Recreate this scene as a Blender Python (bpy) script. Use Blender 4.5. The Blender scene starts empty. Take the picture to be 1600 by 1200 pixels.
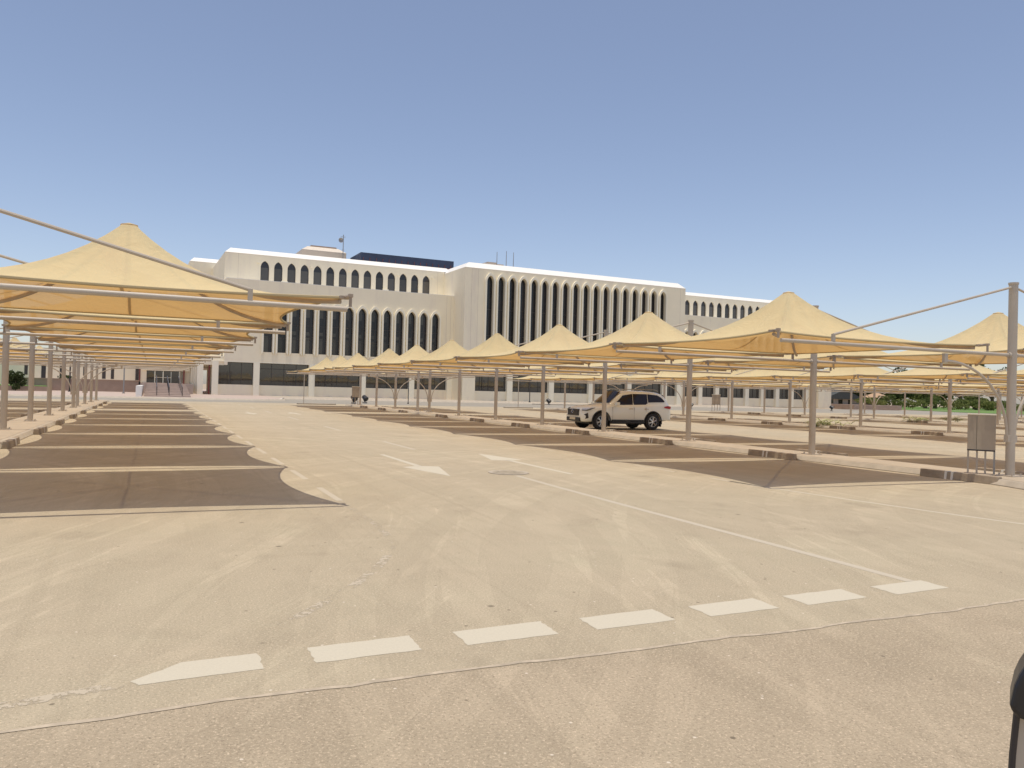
import bpy, bmesh, math, random
import numpy as np
from mathutils import Vector, Matrix
random.seed(7)
rng = np.random.default_rng(11)
SC = bpy.context.scene
COL = SC.collection
R = math.radians

# ------------------------------------------------------------------ materials
def new_mat(name):
    m = bpy.data.materials.new(name); m.use_nodes = True
    nt = m.node_tree; nt.nodes.clear()
    out = nt.nodes.new('ShaderNodeOutputMaterial')
    return m, nt, out
def N(nt, t, **kw):
    n = nt.nodes.new(t)
    for k, v in kw.items():
        if k in n.inputs.keys() if isinstance(k, str) else False: n.inputs[k].default_value = v
        else: setattr(n, k, v)
    return n
def noise(nt, vec, scale, detail=4, rough=.55, dist=0.0):
    n = nt.nodes.new('ShaderNodeTexNoise')
    n.inputs['Scale'].default_value = scale; n.inputs['Detail'].default_value = detail
    n.inputs['Roughness'].default_value = rough; n.inputs['Distortion'].default_value = dist
    nt.links.new(vec, n.inputs['Vector']); return n.outputs['Fac']
def ramp(nt, fac, p0, p1, c0=(0,0,0,1), c1=(1,1,1,1)):
    r = nt.nodes.new('ShaderNodeValToRGB')
    r.color_ramp.elements[0].position = p0; r.color_ramp.elements[0].color = c0
    r.color_ramp.elements[1].position = p1; r.color_ramp.elements[1].color = c1
    nt.links.new(fac, r.inputs['Fac']); return r.outputs['Color']
def mix(nt, fac, a, b, mode='MIX'):
    m = nt.nodes.new('ShaderNodeMix'); m.data_type = 'RGBA'; m.blend_type = mode
    for s, v in ((m.inputs[0], fac), (m.inputs[6], a), (m.inputs[7], b)):
        if hasattr(v, 'is_output'): nt.links.new(v, s)
        elif isinstance(v, (int, float)): s.default_value = v
        else: s.default_value = (*v, 1) if len(v) == 3 else v
    return m.outputs[2]
def objvec(nt, scale=(1,1,1), rot=(0,0,0), world=True):
    g = nt.nodes.new('ShaderNodeNewGeometry') if world else nt.nodes.new('ShaderNodeTexCoord')
    mp = nt.nodes.new('ShaderNodeMapping'); mp.inputs['Scale'].default_value = scale; mp.inputs['Rotation'].default_value = rot
    nt.links.new(g.outputs['Position'] if world else g.outputs['Object'], mp.inputs['Vector'])
    return mp.outputs['Vector']
def bsdf(nt, out, color, rough=.6, metal=0., spec=.5, bump=None, bstr=.2, bdist=.02, coat=0.):
    b = nt.nodes.new('ShaderNodeBsdfPrincipled')
    if hasattr(color, 'is_output'): nt.links.new(color, b.inputs['Base Color'])
    else: b.inputs['Base Color'].default_value = (*color, 1)
    if hasattr(rough, 'is_output'): nt.links.new(rough, b.inputs['Roughness'])
    else: b.inputs['Roughness'].default_value = rough
    b.inputs['Metallic'].default_value = metal; b.inputs['Specular IOR Level'].default_value = spec
    b.inputs['Coat Weight'].default_value = coat
    if bump is not None:
        bp = nt.nodes.new('ShaderNodeBump'); bp.inputs['Strength'].default_value = bstr; bp.inputs['Distance'].default_value = bdist
        nt.links.new(bump, bp.inputs['Height']); nt.links.new(bp.outputs['Normal'], b.inputs['Normal'])
    nt.links.new(b.outputs[0], out.inputs['Surface']); return b
def simple(name, col, rough=.6, metal=0., var=.08, scale=3., spec=.5, bstr=0., coat=0., dirt=None):
    m, nt, out = new_mat(name)
    v = objvec(nt)
    f = noise(nt, v, scale, 5)
    c = mix(nt, ramp(nt, f, .3, .7), tuple(x*(1-var) for x in col), tuple(min(1, x*(1+var)) for x in col))
    if dirt:
        d = noise(nt, objvec(nt, (1, 1, .25)), dirt[0], 6, .65)
        c = mix(nt, ramp(nt, d, dirt[1], dirt[1]+.15), c, dirt[2])
    bsdf(nt, out, c, rough, metal, spec, bump=noise(nt, v, scale*12, 3) if bstr else None, bstr=bstr, coat=coat)
    return m

def asphalt(name, base, dust, grain, gscale, coarse, streak_rot, bstr=.35):
    m, nt, out = new_mat(name)
    p = objvec(nt)
    G = lambda a: (a,a,a,1)
    big = noise(nt, p, .13, 5, .62, 1.5)
    c = mix(nt, ramp(nt, big, .36, .64), base, dust)
    hue = noise(nt, objvec(nt, (.8,1.3,1)), .35, 4, .6, .8)      # pinker / greener dust
    c = mix(nt, ramp(nt, hue, .42, .62, G(0), G(.6)), c, (dust[0]*.97, dust[1]*1.02, dust[2]*.99))
    mid = noise(nt, p, .8, 6, .68, 1.2)
    c = mix(nt, ramp(nt, mid, .42, .70, G(0), G(.75)), c, tuple(x*1.15 for x in dust))
    dk = noise(nt, objvec(nt, (1,1,1), (0,0,1.1)), .55, 5, .65, 1.0)
    c = mix(nt, ramp(nt, dk, .52, .72, G(0), G(.6)), c, tuple(x*.83 for x in base))
    # tyre tracks: straight along the lane, plus wide arcs of turning cars
    for sc, rot, lo, hi, amt, f_ in ((1.5,0,.50,.68,.45,1.14),(3.1,.04,.54,.70,.45,.84),(2.2,.32,.54,.72,.25,1.12),(2.7,-.3,.56,.74,.22,.88)):
        st = noise(nt, objvec(nt, (sc,.07,1), (0,0,rot+streak_rot)), 1.0, 6, .66, .9)
        c = mix(nt, ramp(nt, st, lo, hi, G(0), G(amt)), c, tuple(x*f_ for x in (dust if f_ > 1 else base)))
    for cx_, cy_, sc in ((-9.,14.,1.9),(19.,1.,1.6)):
        g_ = nt.nodes.new('ShaderNodeNewGeometry'); sub = nt.nodes.new('ShaderNodeVectorMath'); sub.operation = 'SUBTRACT'; sub.inputs[1].default_value = (cx_,cy_,0)
        nt.links.new(g_.outputs['Position'], sub.inputs[0]); ln = nt.nodes.new('ShaderNodeVectorMath'); ln.operation = 'LENGTH'; nt.links.new(sub.outputs[0], ln.inputs[0])
        cb_ = nt.nodes.new('ShaderNodeCombineXYZ'); nt.links.new(ln.outputs['Value'], cb_.inputs[0])
        sx_ = nt.nodes.new('ShaderNodeVectorMath'); sx_.operation = 'SCALE'; sx_.inputs['Scale'].default_value = .045; nt.links.new(g_.outputs['Position'], sx_.inputs[0])
        ad = nt.nodes.new('ShaderNodeVectorMath'); ad.operation = 'ADD'; nt.links.new(cb_.outputs[0], ad.inputs[0]); nt.links.new(sx_.outputs[0], ad.inputs[1])
        st = noise(nt, ad.outputs[0], sc, 5, .62, .4)
        c = mix(nt, ramp(nt, st, .52, .70, G(0), G(.32)), c, tuple(x*1.12 for x in dust))
        c = mix(nt, ramp(nt, st, .46, .32, G(0), G(.3)), c, tuple(x*.88 for x in base))
    g1 = noise(nt, p, gscale, 3, .85)
    c = mix(nt, ramp(nt, g1, .53, .68, G(0), G(coarse)), c, tuple(min(1, x*1.45) for x in dust))
    g2 = noise(nt, objvec(nt, (1,1,1), (0,0,.7)), gscale*.8+13, 3, .85)
    c = mix(nt, ramp(nt, g2, .54, .70, G(0), G(coarse)), c, tuple(x*.52 for x in base))
    oil = noise(nt, p, .7, 3, .5)
    c = mix(nt, ramp(nt, oil, .64, .74, G(0), G(.4)), c, tuple(x*.66 for x in base))
    for vs_, th, col in ((3.2,.035,tuple(x*.4 for x in base)),(5.3,.035,(.78,.70,.57)),(1.1,.022,tuple(x*.35 for x in base))):
        vor = nt.nodes.new('ShaderNodeTexVoronoi'); vor.inputs['Scale'].default_value = vs_
        nt.links.new(p, vor.inputs['Vector'])
        c = mix(nt, ramp(nt, vor.outputs['Distance'], th, th+.02, G(.8), G(0)), c, col)
    bsdf(nt, out, c, .9, 0, .2, bump=g1, bstr=bstr, bdist=.01)
    return m

M = {}
M['asphalt'] = asphalt('asphalt', (.43,.36,.25), (.515,.435,.308), .5, 62, .85, 0.0, .7)
M['asphalt_front'] = asphalt('asphalt_front', (.405,.33,.228), (.49,.402,.284), .5, 56, .92, 0.5, .9)
M['asphalt_far'] = asphalt('asphalt_far', (.31,.28,.23), (.39,.355,.295), .5, 30, .1, 1.57, .1)
M['ground'] = simple('sand_ground', (.42,.34,.24), .95, var=.15, scale=.2)
M['pavement'] = simple('pink_pavement', (.50,.40,.33), .9, var=.08, scale=1.5)
M['kerb'] = simple('kerb_concrete', (.46,.40,.31), .85, var=.12, scale=3, bstr=.2)
M['island'] = simple('island_paving', (.46,.385,.285), .9, var=.1, scale=1.2, bstr=.25)
M['stop'] = simple('wheel_stop_concrete', (.36,.29,.21), .9, var=.2, scale=4, bstr=.3)
M['lawn'] = simple('lawn_grass', (.13,.23,.045), .95, var=.35, scale=.6, bstr=.6)
M['steel'] = simple('beige_painted_steel', (.50,.435,.35), .45, var=.05, scale=2, dirt=(1.5, .62, (.40,.32,.23)))
M['bracket'] = simple('bracket_steel', (.40,.32,.24), .5, var=.15, scale=5)
M['wall'] = simple('white_render_wall', (.90,.815,.625), .8, var=.035, scale=.25, dirt=(.5, .52, (.83,.745,.595)))
M['trim'] = simple('white_trim', (.93,.87,.70), .7, var=.02, scale=.4)
M['roofwhite'] = simple('white_roof_coating', (.88,.86,.80), .6, var=.02, scale=.5)
M['roof'] = simple('roof_gravel', (.6,.56,.5), .9)
M['tanbox'] = simple('tan_block', (.55,.47,.38), .85, var=.05, scale=.6)
M['tanlow'] = simple('brown_low_wall', (.40,.29,.22), .85, var=.1, scale=1)
M['blue'] = simple('dark_blue_screen', (.028,.043,.085), .5, var=.2, scale=.4)
M['dark'] = simple('dark_metal', (.04,.035,.035), .45)
M['black'] = simple('black_plastic', (.018,.018,.02), .4)
M['frame'] = simple('bronze_frame', (.06,.05,.045), .4)
M['redtrim'] = simple('dark_red_trim', (.20,.05,.04), .6)
M['grey'] = simple('grey_metal', (.35,.34,.33), .4, .6)
M['rubber'] = simple('tyre_rubber', (.022,.022,.024), .75)
M['rim'] = simple('alloy_rim', (.55,.55,.56), .25, .9)
M['chrome'] = simple('chrome', (.75,.75,.75), .12, 1.0)
M['carpaint'] = simple('white_car_paint', (.85,.86,.78), .25, var=.01, spec=.5, coat=.8)
M['carglass'] = simple('tinted_car_glass', (.022,.016,.015), .08, spec=.35)
M['redlamp'] = simple('red_lamp', (.35,.02,.03), .2)
M['lens'] = simple('lamp_lens', (.62,.62,.62), .12, .3)
M['plate'] = simple('number_plate', (.70,.62,.45), .5)
M['trunk'] = simple('tree_bark', (.16,.11,.07), .9, var=.2)
M['frond'] = simple('dry_palm_frond', (.52,.54,.28), .8, var=.2, scale=6)

def paint(name, col, wear, soft=.05):
    m, nt, out = new_mat(name)
    p = objvec(nt)
    n1 = noise(nt, p, 16, 6, .78); n2 = noise(nt, p, 1.6, 4, .6)
    a = nt.nodes.new('ShaderNodeMath'); a.operation = 'ADD'; nt.links.new(n1, a.inputs[0]); nt.links.new(n2, a.inputs[1])
    f = ramp(nt, a.outputs[0], wear, wear+soft)
    g = noise(nt, p, 60, 2, .8)
    c = mix(nt, ramp(nt, g, .35, .65, (0,0,0,1), (.35,.35,.35,1)), col, tuple(x*.8 for x in col))
    b = bsdf(nt, out, c, .8, 0, .3, bump=g, bstr=.3, bdist=.006)
    t = nt.nodes.new('ShaderNodeBsdfTransparent'); mx = nt.nodes.new('ShaderNodeMixShader')
    nt.links.new(f, mx.inputs[0]); nt.links.new(b.outputs[0], mx.inputs[1]); nt.links.new(t.outputs[0], mx.inputs[2]); nt.links.new(mx.outputs[0], out.inputs['Surface'])
    return m
M['paint'] = paint('road_paint', (.60,.545,.42), 1.05)
M['paint_worn'] = paint('road_paint_worn', (.55,.485,.37), 1.06)
M['paint_faint'] = paint('road_paint_faint', (.54,.465,.345), .93)
M['paint_white'] = simple('kerb_white_paint', (.80,.76,.66), .7, dirt=(9,.6,(.45,.37,.27)))

def fabric_mat():
    m, nt, out = new_mat('shade_fabric')
    p = objvec(nt)
    f = noise(nt, p, .8, 4, .6)
    top = mix(nt, ramp(nt, f, .3, .7), (.92,.81,.49), (.98,.88,.545))
    thr = mix(nt, ramp(nt, f, .3, .7), (.58,.285,.075), (.65,.325,.09))
    oi = nt.nodes.new('ShaderNodeObjectInfo')
    vr = mix(nt, oi.outputs['Random'], (.93,.925,.90), (1,1,1))
    top = mix(nt, 1.0, top, vr, 'MULTIPLY'); thr = mix(nt, 1.0, thr, vr, 'MULTIPLY')
    ds = noise(nt, objvec(nt, (1,1,1)), .55, 6, .7, 1.5)
    top = mix(nt, ramp(nt, ds, .5, .72, (0,0,0,1), (.3,.3,.3,1)), top, (.84,.71,.47))
    d = nt.nodes.new('ShaderNodeBsdfDiffuse'); t = nt.nodes.new('ShaderNodeBsdfTranslucent')
    nt.links.new(top, d.inputs['Color']); nt.links.new(thr, t.inputs['Color'])
    w = nt.nodes.new('ShaderNodeTexWave'); w.inputs['Scale'].default_value = 30; w.inputs['Distortion'].default_value = 1
    nt.links.new(objvec(nt), w.inputs['Vector'])
    bp = nt.nodes.new('ShaderNodeBump'); bp.inputs['Strength'].default_value = .05
    big = noise(nt, p, 2.2, 5, .6, .8)
    nt.links.new(big, bp.inputs['Height']); bp.inputs['Distance'].default_value = .15; bp.inputs['Strength'].default_value = .28
    nt.links.new(bp.outputs[0], d.inputs['Normal'])
    mx = nt.nodes.new('ShaderNodeMixShader'); mx.inputs[0].default_value = .35
    nt.links.new(d.outputs[0], mx.inputs[1]); nt.links.new(t.outputs[0], mx.inputs[2])
    tr = nt.nodes.new('ShaderNodeBsdfTransparent'); tr.inputs['Color'].default_value = (1,.86,.66,1)
    m2 = nt.nodes.new('ShaderNodeMixShader'); m2.inputs[0].default_value = .13
    nt.links.new(mx.outputs[0], m2.inputs[1]); nt.links.new(tr.outputs[0], m2.inputs[2])
    nt.links.new(m2.outputs[0], out.inputs['Surface'])
    return m
M['fabric'] = fabric_mat()
def seam_mat():
    m, nt, out = new_mat('fabric_seam')
    d = nt.nodes.new('ShaderNodeBsdfDiffuse'); d.inputs['Color'].default_value = (.72,.60,.36,1)
    t = nt.nodes.new('ShaderNodeBsdfTranslucent'); t.inputs['Color'].default_value = (.25,.12,.04,1)
    mx = nt.nodes.new('ShaderNodeMixShader'); mx.inputs[0].default_value = .35
    nt.links.new(d.outputs[0], mx.inputs[1]); nt.links.new(t.outputs[0], mx.inputs[2]); nt.links.new(mx.outputs[0], out.inputs['Surface'])
    return m
M['seam'] = seam_mat()

def glass_mat(name, dark, blind, zbands, mirror=.5, rough=.05, ior=1.5):
    """dark window glass; roller blinds standing behind it in height bands (object z)"""
    m, nt, out = new_mat(name)
    tc = nt.nodes.new('ShaderNodeTexCoord'); sp = nt.nodes.new('ShaderNodeSeparateXYZ')
    nt.links.new(tc.outputs['Object'], sp.inputs[0])
    oi = nt.nodes.new('ShaderNodeObjectInfo')
    tot = None
    for (z0, z1, x1) in zbands:
        def cmp(val, ref, op):
            n = nt.nodes.new('ShaderNodeMath'); n.operation = op; nt.links.new(val, n.inputs[0]); n.inputs[1].default_value = ref; return n.outputs[0]
        def mul(a, b):
            n = nt.nodes.new('ShaderNodeMath'); n.operation = 'MULTIPLY'; nt.links.new(a, n.inputs[0]); nt.links.new(b, n.inputs[1]); return n.outputs[0]
        k = mul(mul(cmp(sp.outputs['Z'], z0, 'GREATER_THAN'), cmp(sp.outputs['Z'], z1, 'LESS_THAN')), cmp(sp.outputs['X'], x1, 'LESS_THAN'))
        if tot is None: tot = k
        else:
            n = nt.nodes.new('ShaderNodeMath'); n.operation = 'MAXIMUM'; nt.links.new(tot, n.inputs[0]); nt.links.new(k, n.inputs[1]); tot = n.outputs[0]
    w = nt.nodes.new('ShaderNodeTexWave'); w.inputs['Scale'].default_value = 3.5; w.bands_direction = 'X'; w.inputs['Distortion'].default_value = .6
    nt.links.new(tc.outputs['Object'], w.inputs['Vector'])
    bl = mix(nt, w.outputs['Fac'], tuple(x*.8 for x in blind), tuple(x*1.1 for x in blind))
    c = mix(nt, tot, dark, bl) if tot is not None else dark
    vr = mix(nt, oi.outputs['Random'], (.6,.6,.6), (1.6,1.6,1.6))
    if hasattr(c, 'is_output'): c = mix(nt, 1.0, c, vr, 'MULTIPLY')
    bb = bsdf(nt, out, c, rough, 0, mirror, bump=noise(nt, objvec(nt), .6, 2), bstr=.02, bdist=.1)
    bb.inputs['IOR'].default_value = ior
    return m
M['glass_up'] = glass_mat('glass_upper', (.030,.028,.030), (.085,.078,.068), [(-.2, 2.05, 9)], .5)
M['glass_tall'] = glass_mat('glass_tall', (.020,.018,.020), (.075,.072,.062), [(-.1, 2.35, .12), (2.75, 3.25, .12), (5.4, 7.0, .1)], .45)
M['glass_center'] = glass_mat('glass_center', (.018,.019,.022), (.05,.055,.055), [(9.0, 12.5, -.15), (3.0, 6.0, -.2)], .45)
M['glass_gf'] = glass_mat('glass_ground', (.030,.026,.024), (.1,.1,.1), [], .5, .03, 1.95)

def leaf_mat(name, a, b):
    m, nt, out = new_mat(name)
    f = noise(nt, objvec(nt), .55, 3, .6); g = noise(nt, objvec(nt), 3.0, 2, .7)
    c = mix(nt, ramp(nt, f, .35, .65), a, b)
    c = mix(nt, ramp(nt, g, .4, .7, (0,0,0,1), (.5,.5,.5,1)), c, tuple(x*1.4 for x in b))
    d = nt.nodes.new('ShaderNodeBsdfDiffuse'); t = nt.nodes.new('ShaderNodeBsdfTranslucent')
    nt.links.new(c, d.inputs['Color']); nt.links.new(c, t.inputs['Color'])
    mx = nt.nodes.new('ShaderNodeMixShader'); mx.inputs[0].default_value = .3
    nt.links.new(d.outputs[0], mx.inputs[1]); nt.links.new(t.outputs[0], mx.inputs[2]); nt.links.new(mx.outputs[0], out.inputs['Surface'])
    return m
M['leaf_dark'] = leaf_mat('leaf_dark', (.045,.062,.028), (.085,.105,.045))
M['leaf_mid'] = leaf_mat('leaf_mid', (.075,.105,.035), (.15,.17,.06))
M['leaf_yel'] = leaf_mat('leaf_yellow', (.13,.155,.05), (.23,.24,.09))

# ------------------------------------------------------------------ mesh helpers
class MB:
    def __init__(s): s.v = []; s.f = []
    def add(s, vs, fs):
        b = len(s.v); s.v += [tuple(map(float, p)) for p in vs]; s.f += [tuple(b+i for i in f) for f in fs]; return s
    def box(s, x0, x1, y0, y1, z0, z1):
        v = [(x0,y0,z0),(x1,y0,z0),(x1,y1,z0),(x0,y1,z0),(x0,y0,z1),(x1,y0,z1),(x1,y1,z1),(x0,y1,z1)]
        return s.add(v, [(0,3,2,1),(4,5,6,7),(0,1,5,4),(1,2,6,5),(2,3,7,6),(3,0,4,7)])
    def prism(s, pts, z0, z1):
        n = len(pts)
        v = [(x,y,z0) for x,y in pts] + [(x,y,z1) for x,y in pts]
        return s.add(v, [tuple(range(n-1,-1,-1)), tuple(range(n,2*n))] + [(i,(i+1)%n,n+(i+1)%n,n+i) for i in range(n)])
    def tube(s, path, r, n=10, caps=True):
        path = [Vector(p) for p in path]; rr = r if isinstance(r, (list, tuple)) else [r]*len(path)
        t0 = (path[1]-path[0]).normalized(); up = Vector((0,0,1)) if abs(t0.z) < .9 else Vector((0,1,0))
        side = t0.cross(up).normalized(); vs = []
        for i, p in enumerate(path):
            if i == 0: t = path[1]-path[0]
            elif i == len(path)-1: t = path[-1]-path[-2]
            else: t = (path[i+1]-path[i]).normalized()+(path[i]-path[i-1]).normalized()
            t.normalize(); side = (side - t*side.dot(t)).normalized(); w = t.cross(side)
            for k in range(n):
                a = 2*math.pi*k/n; vs.append(p + (side*math.cos(a)+w*math.sin(a))*rr[i])
        fs = [(i*n+k, i*n+(k+1)%n, (i+1)*n+(k+1)%n, (i+1)*n+k) for i in range(len(path)-1) for k in range(n)]
        if caps: fs += [tuple(range(n-1,-1,-1)), tuple(range((len(path)-1)*n, len(path)*n))]
        return s.add(vs, fs)
    def build(s, name, mat, parent=None, smooth=False, loc=None, label=None):
        me = bpy.data.meshes.new(name); me.from_pydata(s.v, [], s.f); me.update()
        bm = bmesh.new(); bm.from_mesh(me); bmesh.ops.recalc_face_normals(bm, faces=bm.faces); bm.to_mesh(me); bm.free()
        if smooth:
            for p in me.polygons: p.use_smooth = True
            try: me.set_sharp_from_angle(angle=R(38))
            except Exception: pass
        me.materials.append(mat)
        o = bpy.data.objects.new(name, me); COL.objects.link(o)
        if parent is not None: o.parent = parent
        if loc is not None: o.location = loc
        if label: o['label'] = label
        return o
def tag(o, label, cat, group=None):
    o['label'] = label; o['category'] = cat
    if group: o['group'] = group
    return o
def empty(name, loc=(0,0,0), rz=0.):
    o = bpy.data.objects.new(name, None); o.location = loc; o.rotation_euler = (0,0,rz); o.empty_display_size = .3
    COL.objects.link(o); return o
def struct(mb, name, mat): o = mb.build(name, mat); o['kind'] = 'structure'; return o
def copy_tree(o, parent=None):
    c = o.copy(); COL.objects.link(c)
    if parent is not None: c.parent = parent
    for ch in o.children: copy_tree(ch, c)
    return c
def bevel(o, w=.01, seg=2):
    m = o.modifiers.new('bevel', 'BEVEL'); m.width = w; m.segments = seg; m.limit_method = 'ANGLE'; return o

# ------------------------------------------------------------------ site constants
S = 5.643                    # bay length along a row
ROWX = {'L': -4.03, 'R1': 16.8, 'R2': 37.37, 'R3': 57.95, 'R4': 78.5, 'R5': 99.1}
ROWY0 = {'L': 10.9, 'R1': 11.22, 'R2': 11.25, 'R3': 11.5, 'R4': 11.5, 'R5': 11.5}
GAP = .4532
def ykk(row, k):
    kk = k if k < 8 else k-1+GAP
    return ROWY0[row] + kk*S
ARM, ZA, ZM = 6.42, 2.72, 4.25
ROWNAME = {'L': 'left row', 'R1': 'near right row', 'R2': 'second right row', 'R3': 'third right row', 'R4': 'fourth right row', 'R5': 'farthest right row'}
ORD = ['first','second','third','fourth','fifth','sixth','seventh','eighth','ninth','tenth','eleventh','last']

# ------------------------------------------------------------------ ground
g = MB(); g.add([(-3000,-400,-.03),(3000,-400,-.03),(3000,5000,-.03),(-3000,5000,-.03)], [(0,1,2,3)])
struct(g, 'ground', M['ground'])
g = MB(); g.add([(-60,4.36,0),(135,4.36,0),(135,78,0),(-60,78,0)], [(0,1,2,3)])
struct(g, 'parking_lot', M['asphalt'])
g = MB()
n = 260; top = []
for i in range(n+1):
    x = -14 + 34*i/n
    top.append((x, 4.37 + .02*math.sin(x*.9)+.012*math.sin(x*4.1)+.012*random.uniform(-1,1)))
v = [(-60,-30,.002),(135,-30,.002),(135,4.4,.002)] + [(x,y,.002) for x,y in reversed(top)] + [(-60,4.4,.002)]
g.add(v, [tuple(range(len(v)))])
struct(g, 'road', M['asphalt_front'])
# raised ragged asphalt joint
g = MB(); vs = []
for (x, y) in top:
    w = .008+.014*random.random(); vs += [(x,y-.008,.005),(x,y+w*.4,.010+.006*random.random()),(x,y+.006+w*.8,.005)]
g.add(vs, [(3*i+a,3*i+3+a,3*i+4+a,3*i+1+a) for i in range(n) for a in (0,1)])
struct(g, 'road_joint', simple('joint_bitumen', (.50,.42,.31), .9, var=.25, scale=8))
g = MB(); g.add([(-200,78,.004),(260,78,.004),(260,112,.004),(-200,112,.004)], [(0,1,2,3)])
struct(g, 'far_road', M['asphalt_far'])

def strip(mb, pts, w, z=.0016):
    L = []; Rr = []
    for i, p in enumerate(pts):
        a = Vector(pts[max(0,i-1)]); b = Vector(pts[min(len(pts)-1,i+1)]); t = (b-a).normalized(); nn = Vector((-t.y, t.x))
        L.append((p[0]+nn.x*w/2, p[1]+nn.y*w/2, z)); Rr.append((p[0]-nn.x*w/2, p[1]-nn.y*w/2, z))
    k = len(pts); mb.add(L+Rr, [(i, k+i, k+i+1, i+1) for i in range(k-1)])
# give-way dashes
MG = 'painted road markings'
dl = ['tapered one at the left end','second dash from the left','third dash from the left','middle dash of the line','third dash from the right','second dash from the right','rightmost dash, joined to the lane line']
dash = [[(-.07,4.86),(.20,5.09),(.63,5.12),(.635,4.82),(-.03,4.79)]] + \
       [[(x,4.82+.012*i),(x+.67,4.84+.012*i),(x+.68,5.15+.01*i),(x,5.12+.01*i)] for i, x in enumerate([.93,1.91,2.89,3.88,4.85,5.87])]
for i, d in enumerate(dash):
    g = MB(); q = []
    for a in range(len(d)):
        p0, p1 = d[a], d[(a+1)%len(d)]
        for t in range(7):
            u = t/7; q.append((p0[0]+(p1[0]-p0[0])*u+random.uniform(-.008,.008), p0[1]+(p1[1]-p0[1])*u+random.uniform(-.006,.006)))
    g.add([(x,y,.0016) for x,y in q], [tuple(range(len(q)))])
    o = g.build('give_way_dash', M['paint']); tag(o, 'broad pale give way block on the asphalt, '+dl[i], 'road marking', MG)
g = MB(); strip(g, [(6.42,5.20),(6.45,7.2),(6.46,9.5),(6.52,12.5),(6.58,14.3)], .11)
tag(g.build('lane_line', M['paint_worn']), 'long solid pale line down the middle of the lane to the dashes', 'road marking', MG)
cln = ['nearest','second','third','fourth','fifth','sixth']
for i, (y0, y1) in enumerate([(21.0,24.3),(30.5,33.7),(40.2,43.6),(50,53),(59,62),(68,71)]):
    g = MB(); strip(g, [(6.56,y0),(6.58,y1)], .12)
    tag(g.build('centre_dash', M['paint_worn']), 'thin pale centre line dash on the lane, %s beyond the arrows' % cln[i], 'road marking', MG)
def arrow(x, y0, y1, up, lab):
    g = MB(); d = 1 if up else -1; tip = y1 if up else y0; tail = y0 if up else y1
    g.add([(x-.055,tail,.0016),(x+.055,tail,.0016),(x+.075,tip-d*2.0,.0016),(x-.075,tip-d*2.0,.0016)], [(0,1,2,3)])
    g.add([(x-.40,tip-d*1.85,.0016),(x,tip-d*2.05,.0016),(x+.40,tip-d*1.85,.0016),(x,tip,.0016)], [(0,1,2,3)])
    tag(g.build('road_arrow', M['paint']), lab, 'road arrow', MG)
arrow(5.25,14.45,19.5,False,'nearer painted arrow pointing towards the viewer, left half of the lane')
arrow(7.85,14.35,19.5,True,'nearer painted arrow pointing away to the building, right half of the lane')
arrow(5.2,46.8,51.0,False,'distant painted arrow pointing towards the viewer, left half of the lane')
arrow(7.8,46.9,51.0,True,'distant painted arrow pointing away, right half of the lane')
NUM = ['first','second','third','fourth','fifth','sixth','seventh','eighth','ninth','tenth','eleventh','twelfth','thirteenth','fourteenth','fifteenth','sixteenth','seventeenth','eighteenth','nineteenth','twentieth','twenty-first','last']
for xe, lab in ((2.52, 'left'), (10.42, 'right')):
    for k in range(0, 22):
        y0 = 11.6 + k*2.82; g = MB(); strip(g, [(xe, y0), (xe, y0+1.6)], .10)
        tag(g.build('edge_dash', M['paint_worn']), 'worn pale dash on the %s edge of the lane, %s from the front' % (lab, NUM[k]), 'road marking', MG)
g = MB(); strip(g, [(2.52,11.5),(2.52,10.4),(2.51,9.4),(2.42,8.5),(2.3,8.0),(1.98,7.3),(1.6,6.65),(1.2,6.1),(.85,5.65)], .09)
tag(g.build('corner_line', M['paint_faint']), 'faint worn line curving left from the lane edge towards the dashes', 'road marking', MG)
g = MB(); strip(g, [(10.42,12.6),(10.46,11.6),(10.62,10.0),(10.85,8.4),(11.1,7.1),(11.5,5.9),(12.1,4.9)], .07)
tag(g.build('corner_line', M['paint']), 'thin bright line running right from the tip of the nearest right shade', 'road marking', MG)
g = MB(); strip(g, [(-.1,4.83),(-.5,4.74),(-1.0,4.66),(-2.2,4.56)], .10)
tag(g.build('corner_line', M['paint_faint']), 'faint bluish worn streak left of the tapered dash', 'road marking', MG)
# manhole
mh = empty('manhole', (6.64,14.83,0)); tag(mh, 'round dusty manhole cover beside the right arrow tail', 'manhole')
g = MB(); g.prism([(.42*math.cos(a*math.pi/16), .42*math.sin(a*math.pi/16)) for a in range(32)], .003, .012); g.build('rim', M['kerb'], mh)
g = MB(); g.prism([(.33*math.cos(a*math.pi/16), .33*math.sin(a*math.pi/16)) for a in range(32)], .004, .016)
for i in range(-3,4):
    for j in range(-3,4):
        if i*i+j*j < 10: g.box(i*.085-.025, i*.085+.025, j*.085-.025, j*.085+.025, .016, .019)
g.build('cover', simple('manhole_iron', (.41,.35,.255), .9, var=.2, scale=9), mh)

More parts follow.
